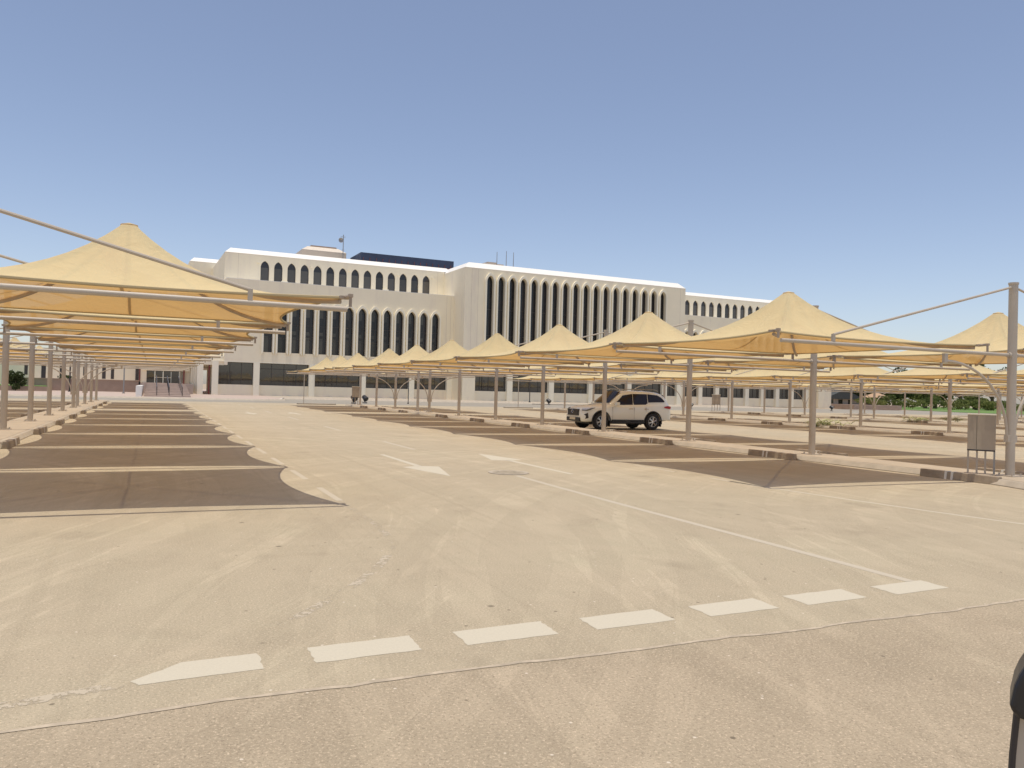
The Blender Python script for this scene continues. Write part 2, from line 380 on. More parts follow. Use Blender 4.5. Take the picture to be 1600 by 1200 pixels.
# ------------------------------------------------------------------ islands (kerb + paving)
def island(row, yend=73.4):
    x = ROWX[row]; y0 = ROWY0[row]
    if row == 'R1':
        pts = [(-.78, y0+.35), (-1.05, 10.6), (-1.25, 10.0), (-1.5, 9.2), (-1.6, 8.2), (-1.2, 7.2), (-.3, 6.8), (1.0, 7.0), (1.5, 8.0), (1.35, 9.5), (.95, 10.8), (.78, y0+.35)]
    else:
        pts = [(-.78, y0-.6), (-.6, y0-1.1), (0, y0-1.35), (.6, y0-1.1), (.78, y0-.6)]
    pts = pts + [(.78, yend-.8), (.5, yend-.2), (0, yend), (-.5, yend-.2), (-.78, yend-.8)]
    pts = [(px+x, py) for px, py in pts]
    def inset(d):
        out = []; n = len(pts)
        for a in range(n):
            p0, p1, p2 = Vector(pts[a-1]), Vector(pts[a]), Vector(pts[(a+1)%n])
            n1 = Vector((p1.y-p0.y, p0.x-p1.x)).normalized(); n2 = Vector((p2.y-p1.y, p1.x-p2.x)).normalized(); nn = (n1+n2).normalized()
            q = p1 - nn*d; out.append((q.x, q.y))
        return out
    area = sum(pts[a-1][0]*pts[a][1]-pts[a][0]*pts[a-1][1] for a in range(len(pts)))
    if area < 0: pts = pts[::-1]
    A_, B_, n = inset(-.04), inset(.05), len(pts)
    g = MB(); g.add([(a, b, -.02) for a, b in A_]+[(a, b, .02) for a, b in A_]+[(a, b, .12) for a, b in B_], [(i, (i+1)%n, n+(i+1)%n, n+i) for i in range(n)]+[(n+i, n+(i+1)%n, 2*n+(i+1)%n, 2*n+i) for i in range(n)]+[tuple(range(2*n, 3*n))])
    struct(g, 'kerb_island', M['kerb'])
    g = MB(); g.prism(inset(.17), .10, .126); struct(g, 'island_paving', M['island'])
for r in ROWX: island(r)

# ------------------------------------------------------------------ shade canopy
IN, OUT, DY = .82, 6.42, .20
ZC, ZP = 2.90, 4.07
def canopy_proto():
    """local frame: x runs from the mast side (-) to the lane side (+), y along the row"""
    hx, hy = (OUT-IN)/2, (S-2*DY)/2
    cx, cy = [], []
    NA, NR = 64, 12
    def boundary(a):
        # a in [0,4): side index + t
        s_, t = int(a) % 4, a-int(a)
        c = [(hx,-hy),(hx,hy),(-hx,hy),(-hx,-hy)]
        p0, p1 = c[s_], c[(s_+1)%4]
        sag = [.40,.27,.36,.27][s_]; nx, ny = [(-1,0),(0,-1),(1,0),(0,1)][s_]
        q = 4*t*(1-t)
        return (p0[0]+(p1[0]-p0[0])*t+nx*sag*q, p0[1]+(p1[1]-p0[1])*t+ny*sag*q, ZC-.03*q)
    def P(a, r):
        b = boundary(a % 4); ang = math.atan2(b[1], b[0]); rr = .115
        x0, y0 = rr*math.cos(ang), rr*math.sin(ang)
        z = b[2]+(ZP-b[2])*(.93*(1-r)**2.6+.07*(1-r)) - .10*math.sin(math.pi*r)*abs(math.sin(2*math.pi*((a%1)-.0)))*0
        # ridges along the struts: fabric sits a little higher on the diagonals
        dg = 1-abs(2*((a+.0)%1)-1)   # 0 at corners, 1 mid-side
        z -= .07*dg*math.sin(math.pi*r)
        return (x0+(b[0]-x0)*r, y0+(b[1]-y0)*r, z)
    root = empty('shade_canopy')
    g = MB(); vs = [P(4*i/NA, j/NR) for j in range(NR+1) for i in range(NA)]
    fs = [(j*NA+i, j*NA+(i+1)%NA, (j+1)*NA+(i+1)%NA, (j+1)*NA+i) for j in range(NR) for i in range(NA)]
    g.add(vs, fs); fab = g.build('fabric', M['fabric'], root, smooth=True)
    # edge hem (double fabric + cable)
    g = MB(); path = [P(4*i/NA, 1.0) for i in range(NA+1)]; g.tube(path, .022, 6); g.build('hem', M['seam'], fab, smooth=True)
    # peak cap
    g = MB(); g.add([(0,0,ZP+.045)]+[(.125*math.cos(a*math.pi/8), .125*math.sin(a*math.pi/8), ZP+.01) for a in range(16)]+[(.125*math.cos(a*math.pi/8), .125*math.sin(a*math.pi/8), ZP-.05) for a in range(16)],
          [(0,1+a,1+(a+1)%16) for a in range(16)]+[(1+a,17+a,17+(a+1)%16,1+(a+1)%16) for a in range(16)])
    g.build('peak_cap', M['fabric'], root, smooth=True)
    for k in range(4):   # arched struts from the corners to the peak
        g = MB(); path = []
        for j in range(12, -1, -1):
            p = P(k, j/12); path.append((p[0]*.985, p[1]*.985, p[2]-.055))
        g.tube(path, .033, 8); g.build('strut', M['bracket'], root, smooth=True)
    for a in (.5, 2.5, 1.5, 3.5):   # sewn seams
        g = MB(); path = [P(a, j/12) for j in range(13)]; vs = []
        for p in path:
            d = Vector((p[0], p[1])).normalized(); nn = (-d.y*.022, d.x*.022)
            vs += [(p[0]+nn[0], p[1]+nn[1], p[2]-.012), (p[0]-nn[0], p[1]-nn[1], p[2]-.012)]
        g.add(vs, [(2*i,2*i+1,2*i+3,2*i+2) for i in range(12)]); g.build('seam', M['seam'], fab)
    for k in range(4):   # corner plates, shackles and stub posts down to the arms
        c = P(k, 1); sx = 1 if c[0] > 0 else -1; sy = 1 if c[1] > 0 else -1
        g = MB(); g.box(c[0]-.07, c[0]+.07, c[1]-.06, c[1]+.06, c[2]-.02, c[2]+.02)
        g.tube([(c[0], c[1], c[2]), (c[0]+sx*.05, sy*(S/2-.02), c[2]+.01)], .028, 8)
        g.tube([(c[0]+sx*.05, sy*(S/2-.02), ZA+.04), (c[0]+sx*.05, sy*(S/2-.02), c[2]+.02)], .022, 8)
        g.box(c[0]+sx*.05-.03, c[0]+sx*.05+.03, sy*(S/2-.02)-.03, sy*(S/2-.02)+.03, c[2]-.01, c[2]+.035)
        g.build('corner_bracket', M['bracket'], root)
    return root
proto_c = canopy_proto()
used_c = False
def place_canopy(row, k, side):
    global used_c
    y = (ykk(row, k)+ykk(row, k+1))/2; x = ROWX[row]+side*(IN+OUT)/2
    o = proto_c if not used_c else copy_tree(proto_c)
    used_c = True
    o.location = (x, y, 0); o.rotation_euler = (0, 0, 0 if side > 0 else math.pi)
    # the small double-mast gap has no canopy, so bays are counted without it
    b = k if k < 7 else k-1
    sd = ('lane side' if (row == 'L') == (side > 0) else 'far side') if row in ('L','R1') else ('left side' if side < 0 else 'right side')
    tag(o, 'cream cone-shaped fabric shade, %s from the front, %s of the %s' % (ORD[b] if b < 9 else 'tenth', sd, ROWNAME[row]), 'shade canopy', 'cream cone-shaped parking shades')
for row in ROWX:
    for k in range(0, 11):
        if k == 7: continue
        y = ykk(row, k+1)
        for side in (-1, 1):
            x = ROWX[row]+side*IN
            if row == 'L' and side < 0 and k < 2: continue
            if ROWX[row]-6.5*(side < 0) > 1.62*y+4: continue
            place_canopy(row, k, side)

# ------------------------------------------------------------------ support masts
def mast_proto(brace, rad=.09):
    root = empty('support_mast')
    g = MB(); g.tube([(0,0,.12),(0,0,ZM)], rad, 20); g.tube([(0,0,ZM-.01),(0,0,ZM+.03)], rad+.012, 20); g.build('post', M['steel'], root, smooth=True)
    g = MB(); g.box(-.19,.19,-.19,.19,.12,.145)
    for a in (-.14,.14):
        for b in (-.14,.14): g.tube([(a,b,.14),(a,b,.19)], .018, 6)
    g.build('base_plate', M['steel'], root)
    for s in (-1, 1):
        g = MB(); g.tube([(s*(rad-.01),0,ZA),(s*ARM,0,ZA)], .037, 12); g.tube([(s*(rad-.01),0,ZA),(s*(rad+.05),0,ZA)], .058, 12); g.build('arm', M['steel'], root, smooth=True)
        g = MB(); g.tube([(s*rad*.6,0,ZM-.07),(s*5.15,0,ZA+.17)], .025, 8)
        g.box(s*5.15-.03, s*5.15+.03, -.025, .025, ZA+.03, ZA+.18); g.build('tie_rod', M['steel'], root, smooth=True)
        if brace:
            g = MB(); pts = []
            for i in range(13):
                t = i/12; a = t*math.pi/2
                pts.append((s*(rad+.03+1.93*(1-math.cos(a))), 0, .95+(ZA-.20-.95)*math.sin(a)))
            pts.append((s*(rad+2.05), 0, ZA-.19)); g.tube(pts, .03, 8)
            g.box(s*(rad+2.0)-.05, s*(rad+2.0)+.05, -.03,.03, ZA-.24, ZA-.05); g.box(s*rad-.03 if s > 0 else s*rad-.06, s*rad+.06 if s > 0 else s*rad+.03, -.05,.05,.85,1.0)
            g.build('brace', M['steel'], root, smooth=True)
    return root
pm = {False: mast_proto(False), True: mast_proto(True)}; um = {False: False, True: False}
for row in ROWX:
    for k in range(12):
        y = ykk(row, k)
        if row == 'L' and k == 0: pass
        if ROWX[row]-7 > 1.62*y: continue
        br = k in (0, 7, 9)
        o = pm[br] if not um[br] else copy_tree(pm[br]); um[br] = True
        o.location = (ROWX[row], y, 0)
        if row == 'R1' and k == 0: o.scale = (1, 1, 1)
        tag(o, 'beige steel mast%s, %s from the front, %s' % (' with curved braces' if br else ' without braces', ORD[k], ROWNAME[row]), 'mast', 'steel masts of the parking shades')

# ------------------------------------------------------------------ wheel stops
def stop_proto():
    root = empty('wheel_stop')
    def prof(g, y0, y1, e=0.):
        g.add([(-.09-e,y0,0),(.09+e,y0,0),(.065+e,y0,.17+e),(-.065-e,y0,.17+e),(-.09-e,y1,0),(.09+e,y1,0),(.065+e,y1,.17+e),(-.065-e,y1,.17+e)],
              [(0,1,2,3),(7,6,5,4),(0,4,5,1),(1,5,6,2),(2,6,7,3),(3,7,4,0)])
    for y0, y1 in ((-.9,.09),(.30,.9)):
        g = MB(); prof(g, y0, y1); bevel(g.build('block', M['stop'], root), .012)
    g = MB(); prof(g, .09, .30, -.008); g.build('middle_block', M['stop'], root)
    for y0 in (.09,.24):
        g = MB(); prof(g, y0, y0+.055, .003); g.build('white_stripe', M['paint_white'], root)
    return root
ps = stop_proto(); us = False
for row in ('L','R1','R2','R3'):
    for k in range(11):
        if k == 7: continue
        for side in (-1, 1):
            y = ykk(row, k)+.55
            if row == 'L' and (k < 1 or (side < 0 and k < 2)): continue
            if ROWX[row] > 1.6*y: continue
            o = ps if not us else copy_tree(ps); us = True
            o.location = (ROWX[row]+side*.89+random.uniform(-.02,.02), y+random.uniform(-.08,.08), 0); o.rotation_euler = (0,0,random.uniform(-.02,.02))
            sd = 'left' if side < 0 else 'right'
            tag(o, 'concrete wheel stop on the %s side of the %s mast, %s' % (sd, ORD[k], ROWNAME[row]), 'wheel stop', 'concrete wheel stops along the islands')

# ------------------------------------------------------------------ electrical cabinets on legs
def cabinet():
    r = empty('cabinet')
    g = MB(); g.box(-.33,.33,-.11,.11,.52,1.29); bevel(g.build('box', simple('cabinet_paint', (.40,.33,.25), .6, var=.05, scale=3, dirt=(2.6,.48,(.50,.42,.31))), r), .01)
    g = MB(); g.box(-.345,.345,-.13,.13,1.29,1.315); g.build('rain_lid', M['trim'], r)
    g = MB(); g.box(-.11,-.105,-.118,-.11,.54,1.27); g.box(-.33,.33,-.117,-.11,.50,.53); g.build('door_joint', M['dark'], r)
    for x in (-.31,-.10,.10,.31):
        g = MB(); g.box(x-.022,x+.022,-.03,.03,0,.52); g.build('leg', M['grey'] if x > .2 else M['steel'], r)
    return r
cb = cabinet(); cb.location = (16.62,11.75,.126); cb.rotation_euler = (0,0,R(-58)); cb.scale = (.8,.9,1)
tag(cb, 'large dusty beige metal cabinet on four legs beside the nearest right mast', 'cabinet', 'metal cabinets on legs at row ends')
c2 = copy_tree(cb); c2.location = (16.75,71.4,.126); c2.rotation_euler = (0,0,R(-20)); c2.scale = (1.25,1.25,1.25); tag(c2, 'small far beige cabinet at the building end of the near right row', 'cabinet', 'metal cabinets on legs at row ends')
c3 = copy_tree(cb); c3.location = (57.6,72.2,.126); c3.rotation_euler = (0,0,R(-40)); c3.scale = (1.4,1.4,1.4); tag(c3, 'far tan cabinet on thin legs at the end of the third right row', 'cabinet', 'metal cabinets on legs at row ends')
# ------------------------------------------------------------------ office building
XF, YC, ROT = 43.74, 116.18, math.atan(.0249)
B = empty('office_building', (XF, YC, 0), ROT)
tag(B, 'long white three-block office building with rows of pointed arch windows', 'building')
Y1L, YBL = 9.21, 4.37
def lx(x): return x-XF
ZB = .25
def arch(cx, w, zb, zs, zt, n=7):
    """closed outline, counter-clockwise seen from the front"""
    pts = [(cx-w/2, zb), (cx+w/2, zb), (cx+w/2, zs)]
    for i in range(1, n+1):
        t = i/n; pts.append((cx+w/2*(1-t**2.1)**.75, zs+(zt-zs)*t))
    for i in range(n-1, 0, -1):
        t = i/n; pts.append((cx-w/2*(1-t**2.1)**.75, zs+(zt-zs)*t))
    pts.append((cx-w/2, zs)); return pts
def arched_wall(name, y, x0, x1, z0, z1, cxs, w, zb, zs, zt, depth, gmat, surround=None):
    g = MB(); cs = sorted(cxs); n = 7
    edges = [x0]+[(a+b)/2 for a, b in zip(cs, cs[1:])]+[x1]
    for i, cx in enumerate(cs):
        xl, xr = edges[i], edges[i+1]
        half_r = [(cx, zt)]+[(cx+w/2*(1-(j/n)**2.1)**.75, zs+(zt-zs)*j/n) for j in range(n-1, 0, -1)]+[(cx+w/2, zs),(cx+w/2, zb),(cx, zb),(cx, z0),(xr, z0),(xr, z1),(cx, z1)]
        half_l = [(2*cx-px, pz) for px, pz in half_r]
        half_l = [((xl if abs(px-(2*cx-xr)) < 1e-6 else px), pz) for px, pz in half_l]
        for h in (half_r, half_l): g.add([(px, y, pz) for px, pz in h], [tuple(range(len(h)))])
        ol = arch(cx, w, zb, zs, zt); m = len(ol)
        g.add([(px, y, pz) for px, pz in ol]+[(px, y+depth, pz) for px, pz in ol], [(a, (a+1)%m, m+(a+1)%m, m+a) for a in range(m)])
    g.build('wall', M['wall'], B, label=name)
    for i, cx in enumerate(cs):
        ol = arch(0, w, 0, zs-zb, zt-zb); m = len(ol)
        gg = MB(); gg.add([(px, 0, pz) for px, pz in ol]+[(px, .03, pz) for px, pz in ol], [tuple(range(m)), tuple(range(2*m-1, m-1, -1))]+[(a, (a+1)%m, m+(a+1)%m, m+a) for a in range(m)])
        wdw = gg.build('window', gmat, B, loc=(cx, y+depth-.03, zb))
        fr = MB(); inn = [(px*.90, .06+(pz)*(1-.12/(zt-zb))) for px, pz in ol]
        fr.add([(px,-.05,pz) for px, pz in ol]+[(px,-.05,pz) for px, pz in inn]+[(px,-.001,pz) for px, pz in inn], [(a,(a+1)%m,m+(a+1)%m,m+a) for a in range(m)]+[(m+a,m+(a+1)%m,2*m+(a+1)%m,2*m+a) for a in range(m)])
        h = zs-zb
        for zz in ([h*.33, h*.66] if h > 5 else []): fr.box(-w/2+.02, w/2-.02, -.045, -.002, zz-.04, zz+.04)
        if h > 5: fr.box(.12, .18, -.045, -.002, .02, h)
        fr.build('window_frame', M['frame'], wdw)
        if surround:
            ow, pr = surround; big = arch(cx, w+2*ow, zb-.35, zs, zt+ow*1.7); ol = arch(cx, w, zb, zs, zt)
            s = MB(); m = len(ol)
            yb_, yf = y, y-pr
            s.add([(px,yf,pz) for px,pz in big]+[(px,yf,pz) for px,pz in ol]+[(px,yb_,pz) for px,pz in big]+[(px,yb_+.002,pz) for px,pz in ol],
                  [(a,(a+1)%m,m+(a+1)%m,m+a) for a in range(1,m)]+[(a,2*m+a,2*m+(a+1)%m,(a+1)%m) for a in range(1,m)]+[(m+a,m+(a+1)%m,3*m+(a+1)%m,3*m+a) for a in range(1,m)])
            s.build('arch_surround', M['trim'], B)
WX0, WX1 = 9.3, 43.74          # left wing
CX0, CX1 = 43.74, 86.2         # centre block
RX0, RX1 = 86.2, 121.0         # right wing
wins_l = [15.03+1.969*i for i in range(14)]
wins_r = [93.3-1.0+1.969*i for i in range(14)]
wins_c = [48.0+1.9535*i for i in range(18)]
# upper storeys (set back) and lower storeys (forward)
for nm, x0, x1, ws in (('left', WX0, WX1, wins_l), ('right', RX0, RX1, wins_r)):
    x0l, x1l = lx(x0), lx(x1); w_ = [lx(v) for v in ws]
    if nm == 'right': w_ = [lx(87.95)+1.969*i for i in range(14)]
    arched_wall('upper wall of the %s wing with small arched windows' % nm, Y1L, x0l, x1l, 17.0, 21.2, w_, 1.24, 17.3, 19.35, 20.35, .32, M['glass_up'])
    arched_wall('lower wall of the %s wing with tall arched windows' % nm, YBL, x0l-.15 if nm == 'left' else x0l, x1l, 5.0, 16.75, w_, 1.27, 6.45, 12.75, 13.75, .50, M['glass_tall'], (.26,.34))
    g = MB(); g.box(x0l-.15 if nm == 'left' else x0l, x1l, YBL, Y1L+.01, 16.75, 16.80); g.build('ledge', M['roofwhite'], B)
x0l, x1l = lx(CX0), lx(CX1)
arched_wall('wall of the centre block with very tall arched windows', 0, x0l, x1l, 5.0, 20.9, [lx(v) for v in wins_c], 1.22, 6.3, 18.9, 19.9, .55, M['glass_center'], (.26,.34))
# flanks
g = MB(); g.box(x0l, x0l+.4, .002, 12, 0, 20.898); g.build('wall', M['wall'], B, label='left flank of the centre block')
g = MB(); g.box(x1l-.4, x1l, .002, 12, 0, 20.898); g.build('wall', M['wall'], B, label='right flank of the centre block')
g = MB(); g.box(lx(WX0), lx(WX0)+.4, Y1L+.002, 30, 4.4, 21.198); g.box(lx(WX0)-.15, lx(WX0)+.3, YBL+.002, Y1L+3, 4.4, 16.748); g.build('wall', M['wall'], B, label='left end wall')
g = MB(); g.box(lx(RX1)-.4, lx(RX1), Y1L+.002, 30, 0, 21.198); g.box(lx(RX1)-.4, lx(RX1)-.002, YBL+.002, Y1L+3, 0, 16.748); g.build('wall', M['wall'], B, label='right end wall')
# chamfered roof edges
def chamfer(x0, x1, y0, y1, z0, h=.78, d=.85):
    g = MB(); a = [(x0,y0),(x1,y0),(x1,y1),(x0,y1)]; b = [(x0+d,y0+d),(x1-d,y0+d),(x1-d,y1-d),(x0+d,y1-d)]
    g.add([(x,y,z0) for x,y in a]+[(x,y,z0+h) for x,y in b], [(i,(i+1)%4,4+(i+1)%4,4+i) for i in range(4)]+[(4,5,6,7),(3,2,1,0)])
    return g
chamfer(lx(WX0), lx(WX1)+1.5, Y1L-.01, 36, 21.2).build('roof', M['roofwhite'], B, label='bright white chamfered roof edge of the left wing')
chamfer(lx(RX0)-1.5, lx(RX1), Y1L-.01, 36, 21.2, .72).build('roof', M['roofwhite'], B, label='bright white chamfered roof edge of the right wing')
chamfer(x0l-.01, x1l+.01, -.01, 30, 20.9, .95, 1.0).build('roof', M['roofwhite'], B, label='bright white chamfered roof of the centre block')
# thin vertical joints in the render
for xx, yy, za_, zb_ in ((44.9,0,5,20.8),(46.0,0,5,20.8),(85.1,0,5,20.8),(42.5,YBL,5,16.6),(43.2,YBL,5,16.6),(11.2,Y1L,17.1,21.1),(42.6,Y1L,17.1,21.1)):
    g = MB(); xx = lx(xx); g.box(xx-.015, xx+.015, yy-.006, yy+.001, za_, zb_); g.build('wall_joint', M['tanbox'], B)
# ground floor: piers, spandrels, recessed glazing, floor band
def ground_floor(x0, x1, y, piers, pw, tall=None):
    g = MB(); g.box(x0+.001, x1-.001, y+.35, y+.65, ZB-.2, 1.65); g.build('spandrel', M['wall'], B)
    g = MB(); g.box(x0+.001, x1-.001, y+.001, y+.9, 4.85, 4.999); g.build('soffit', M['trim'], B)
    for p in piers:
        gg = MB(); gg.box(p-pw/2, p+pw/2, y+.004, y+.95, ZB-.2, 4.95); gg.build('pier', M['trim'], B)
    ed = sorted(piers)
    for a, b in zip(ed, ed[1:]):
        w = b-a-pw
        if w < 1: continue
        z0 = 1.66
        if tall and abs((a+b)/2-tall) < 3: z0 = .95
        gg = MB(); gg.box(-w/2, w/2, 0, .04, 0, 4.86-z0)
        wd = gg.build('window', M['glass_gf'], B, loc=((a+b)/2, y+.72, z0))
        fr = MB(); fr.box(-w/2, w/2, -.06, -.002, 0, .09); fr.box(-w/2, w/2, -.06, -.002, 4.86-z0-.09, 4.86-z0)
        nm = max(2, int(w/1.5)); 
        for i in range(nm+1): xx = -w/2+w*i/nm; fr.box(max(-w/2, xx-.035), min(w/2, xx+.035), -.058, -.003, .09, 4.86-z0-.09)
        if not (tall and abs((a+b)/2-tall) < 3): fr.box(-w/2, w/2, -.055, -.004, 2.35, 2.43)
        fr.build('window_frame', M['frame'], wd)
ground_floor(lx(7.9), x0l, YBL, [lx(v) for v in (8.0, 13.6, 21.5, 29.25, 37.0, 43.3)], .85, tall=lx(10.8))
ground_floor(x0l, x1l, 0, [lx(v) for v in (44.95, 51.95, 59.5, 67.1, 74.7, 82.2, 85.3)], .95)
ground_floor(x1l, lx(RX1), YBL, [lx(v) for v in (86.9, 93.6, 97.6, 101.0, 104.9, 108.9, 112.7, 116.5, 120.4)], .9)
g = MB(); g.box(x0l, lx(45.9), .003, .9, 0, 4.96); g.build('pier', M['wall'], B, label='broad corner pier of the centre block')
# core behind everything so no light leaks through
g = MB(); g.box(lx(WX0)+.5, lx(RX1)-.5, Y1L+1.0, 35.5, .3, 21.1); g.box(lx(WX0)+.4, lx(RX1)-.5, YBL+1.2, Y1L+.9, 0, 16.6); g.box(x0l+.5, x1l-.5, 1.2, 9, 0, 20.7); g.build('core', M['wall'], B)
# far lower block on the left with its own chamfered roof, and the colonnade below
g = MB(); g.box(lx(5.7), lx(22), 29, 60, 4.4, 22.2); g.build('wall', M['wall'], B, label='rear left block')
chamfer(lx(5.7), lx(22), 28.99, 60, 22.2, .7, .7).build('roof', M['roofwhite'], B, label='white chamfered roof edge of the rear left block')
g = MB(); g.box(lx(5.7), lx(WX0)-.152, YBL+.2, 29, 4.35, 5.6); g.build('colonnade_beam', M['wall'], B)
for (px, py) in [(6.05,4.9),(6.05,9),(6.05,13),(6.05,17),(6.05,21),(6.05,25)]:
    g = MB(); g.box(lx(px)-.38, lx(px)+.38, py-.38, py+.38, 0, 4.36); g.build('column', M['trim'], B)
g = MB(); g.box(lx(8.9), lx(9.2), YBL+1, 29, 0, 4.34); g.build('wall', M['wall'], B, label='shaded wall behind the colonnade')
g = MB(); g.box(lx(7.15), lx(7.35), YBL+.6, YBL+.8, 0, 4.3); g.build('downpipe', M['redtrim'], B)
g = MB(); g.box(lx(7.9), lx(7.92)+.02, YBL+.3, YBL+.6, .9, 4.3); g.build('dark_jamb', M['frame'], B)
# small wall floodlights between the upper windows
for i in (-1, 3, 6, 10, 13):
    g = MB(); cx = lx(15.03+1.969*i+.98); g.box(cx-.09, cx+.09, Y1L-.30, Y1L-.001, 20.05, 20.15); g.box(cx-.14, cx+.14, Y1L-.36, Y1L-.12, 19.95, 20.12); g.build('wall_lamp', M['trim'], B)
for cxw in (17.9, 33.7):
    g = MB(); g.box(lx(cxw)-.45, lx(cxw)+.45, Y1L-.45, Y1L-.002, 17.30, 17.50); g.build('wall_unit', M['trim'], B)
# roof-top things
g = MB(); px0, px1 = lx(22.3), lx(29.7)
g.box(px0, px1, Y1L+10, Y1L+16, 21.9, 24.4); g.build('penthouse', M['tanbox'], B)
chamfer(px0-.01, px1+.01, Y1L+9.99, Y1L+16.01, 24.4, .75, 1.1).build('penthouse_roof', simple('penthouse_roof', (.72,.64,.53), .8), B)
g = MB(); g.box(px0+1.7, px1-1.4, Y1L+11.2, Y1L+14.8, 25.15, 25.4); g.build('roof_vent', M['tanlow'], B)
an = MB(); ax = lx(28.9); an.tube([(ax,Y1L+9,21.9),(ax,Y1L+9,27.3)], .07, 6)
for zz in (22.6,23.3,24,24.7): an.box(ax-.22, ax+.22, Y1L+8.9, Y1L+9, zz, zz+.05)
an.box(ax-.45, ax+.35, Y1L+8.95, Y1L+9.05, 26.9, 26.96); an = an.build('antenna_mast', M['grey'], B)
d = MB(); cxx, czz = ax-.45, 26.3
d.add([(cxx,Y1L+8.9,czz)]+[(cxx+.42*math.cos(a*math.pi/8), Y1L+8.75, czz+.42*math.sin(a*math.pi/8)) for a in range(16)], [(0,1+a,1+(a+1)%16) for a in range(16)])
d.tube([(cxx,Y1L+8.95,czz),(ax,Y1L+9,czz)], .05, 6); d.build('dish', M['grey'], an)
g = MB(); g.box(lx(30.9), lx(47.3), Y1L+5, Y1L+5.3, 21.6, 24.0)
g.build('roof_screen', M['blue'], B)
g = MB()
for i in range(0, 15): g.box(lx(31.3+i*1.1), lx(31.36+i*1.1), Y1L+4.9, Y1L+5, 21.7, 23.2)
g.box(lx(30.9), lx(47.3), Y1L+4.9, Y1L+4.96, 22.55, 22.63); g.build('screen_rail', M['redtrim'], B)
g = MB(); g.box(lx(30.9), lx(31.2), Y1L+5.3, Y1L+12, 21.6, 24.0); g.box(lx(47.0), lx(47.3), Y1L+5.3, Y1L+12, 21.6, 23.4); g.build('roof_screen', M['blue'], B)
g = MB(); g.box(lx(50.4), lx(54.0), 8, 10.5, 21.8, 23.25); g.box(lx(51.2), lx(53.0), 8.5, 10, 23.25, 23.55); g.build('roof_plant', M['tanbox'], B)
for xx, zt in ((52.7,25.3),(54.45,25.6),(55.8,25.5)):
    g = MB(); g.tube([(lx(xx),8,21.8),(lx(xx),8,zt)], [.09,.05], 6); g.build('antenna', M['grey'], B)

# ------------------------------------------------------------------ pavement, far kerbs, left-hand surroundings
g = MB(); g.prism([(-200,89),(11,89),(13,92),(14.5,101),(60,103),(98,104),(98,150),(118,150),(118,230),(-200,230)], -.02, .15); struct(g, 'pavement', M['pavement'])
g = MB(); g.prism([(14.5,104),(97,106.5),(97,120),(14.5,120)], .1, .155); struct(g, 'pavement', M['kerb'])
g = MB(); strip(g, [(-200,88.9),(11,88.9),(13,91.9),(14.5,100.9),(60,102.9),(98,103.9)], .35, .157); struct(g, 'kerb', simple('pale_kerb', (.62,.57,.48), .8))
def skirt(path, w, z0, z1, name, mat):
    g = MB(); k = len(path); A_ = []; 
    for i, p in enumerate(path):
        a = Vector(path[max(0,i-1)]); b = Vector(path[min(k-1,i+1)]); t = (b-a).normalized(); A_.append((p[0]+t.y*w, p[1]-t.x*w, z0))
    g.add(A_+[(x,y,z1) for x,y in path], [(i,i+1,k+i+1,k+i) for i in range(k-1)]); struct(g, name, mat)
skirt([(-200,88.73),(11,88.73),(13.2,91.8),(14.7,100.72),(60,102.72),(98,103.72)], .30, .006, .157, 'kerb', M['kerb'])
# entrance ramp
rp = empty('entrance_ramp', (0,0,0)); tag(rp, 'wide pink stepped ramp with handrails leading up to the glass doors', 'ramp')
g = MB()
for i in range(9):
    y0 = 92+i*2.0; g.box(-.9+i*.03, 3.7, y0, 118, .14 if i == 0 else .15+i*.155-.155, .15+(i+1)*.155)
g.build('steps', M['pavement'], rp)
for xx in (.35, 1.55, 2.85):
    g = MB(); g.tube([(xx,92,.3),(xx,92,1.2),(xx,109,2.5),(xx,109,1.5)], .035, 6)
    for i in range(1, 5): g.tube([(xx,92+i*3.4,.3+i*.25),(xx,92+i*3.4,1.2+i*.26)], .025, 6)
    g.build('handrail', M['frame'], rp)
g = MB(); g.box(-1.65,-1.1,91,112,.14,1.25); tag(g.build('low_parapet', M['roofwhite']), 'white low parapet wall along the left of the entrance ramp', 'parapet')
# entrance podium and lobby
eb = empty('entrance_lobby', (0,136,0)); tag(eb, 'single storey lobby with dark glass doors at the top of the ramp', 'building')
g = MB(); g.box(-1.6, 5.0, -18, .0, .1, 1.52); g.build('podium', M['pavement'], eb)
g = MB(); g.box(-1.7, 5.2, -.5, 10, 3.5, 5.5); g.box(-1.7,-1.0,-.2,.4,1.52,3.5); g.box(3.7,5.2,-.2,.4,1.52,3.5); g.build('wall', M['wall'], eb)
for i in range(4):
    x = -1.0+i*1.175; g = MB(); g.box(x+.06, x+1.115, 0, .05, 1.6, 3.45); dd = g.build('glass_door', M['glass_gf'], eb)
    g = MB(); g.box(x, x+.06, -.06,.06,1.52,3.5); g.box(x+.06, x+1.115, -.05,-.002, 2.4, 2.46); g.build('door_frame', M['trim'] if i in (1,2) else M['frame'], dd)
g = MB(); g.box(-1.95,-1.75,-8,-7.8,.3,3.6); g.build('post', M['redtrim'], eb)
g = MB(); g.box(4.0,4.2,-8,-7.8,.3,3.6); g.build('post', M['redtrim'], eb)
g = MB()
for i in range(6): g.box(3.75+i*.13, 3.80+i*.13, -.6,-.5,1.6,3.5)
g.build('grille', M['dark'], eb)
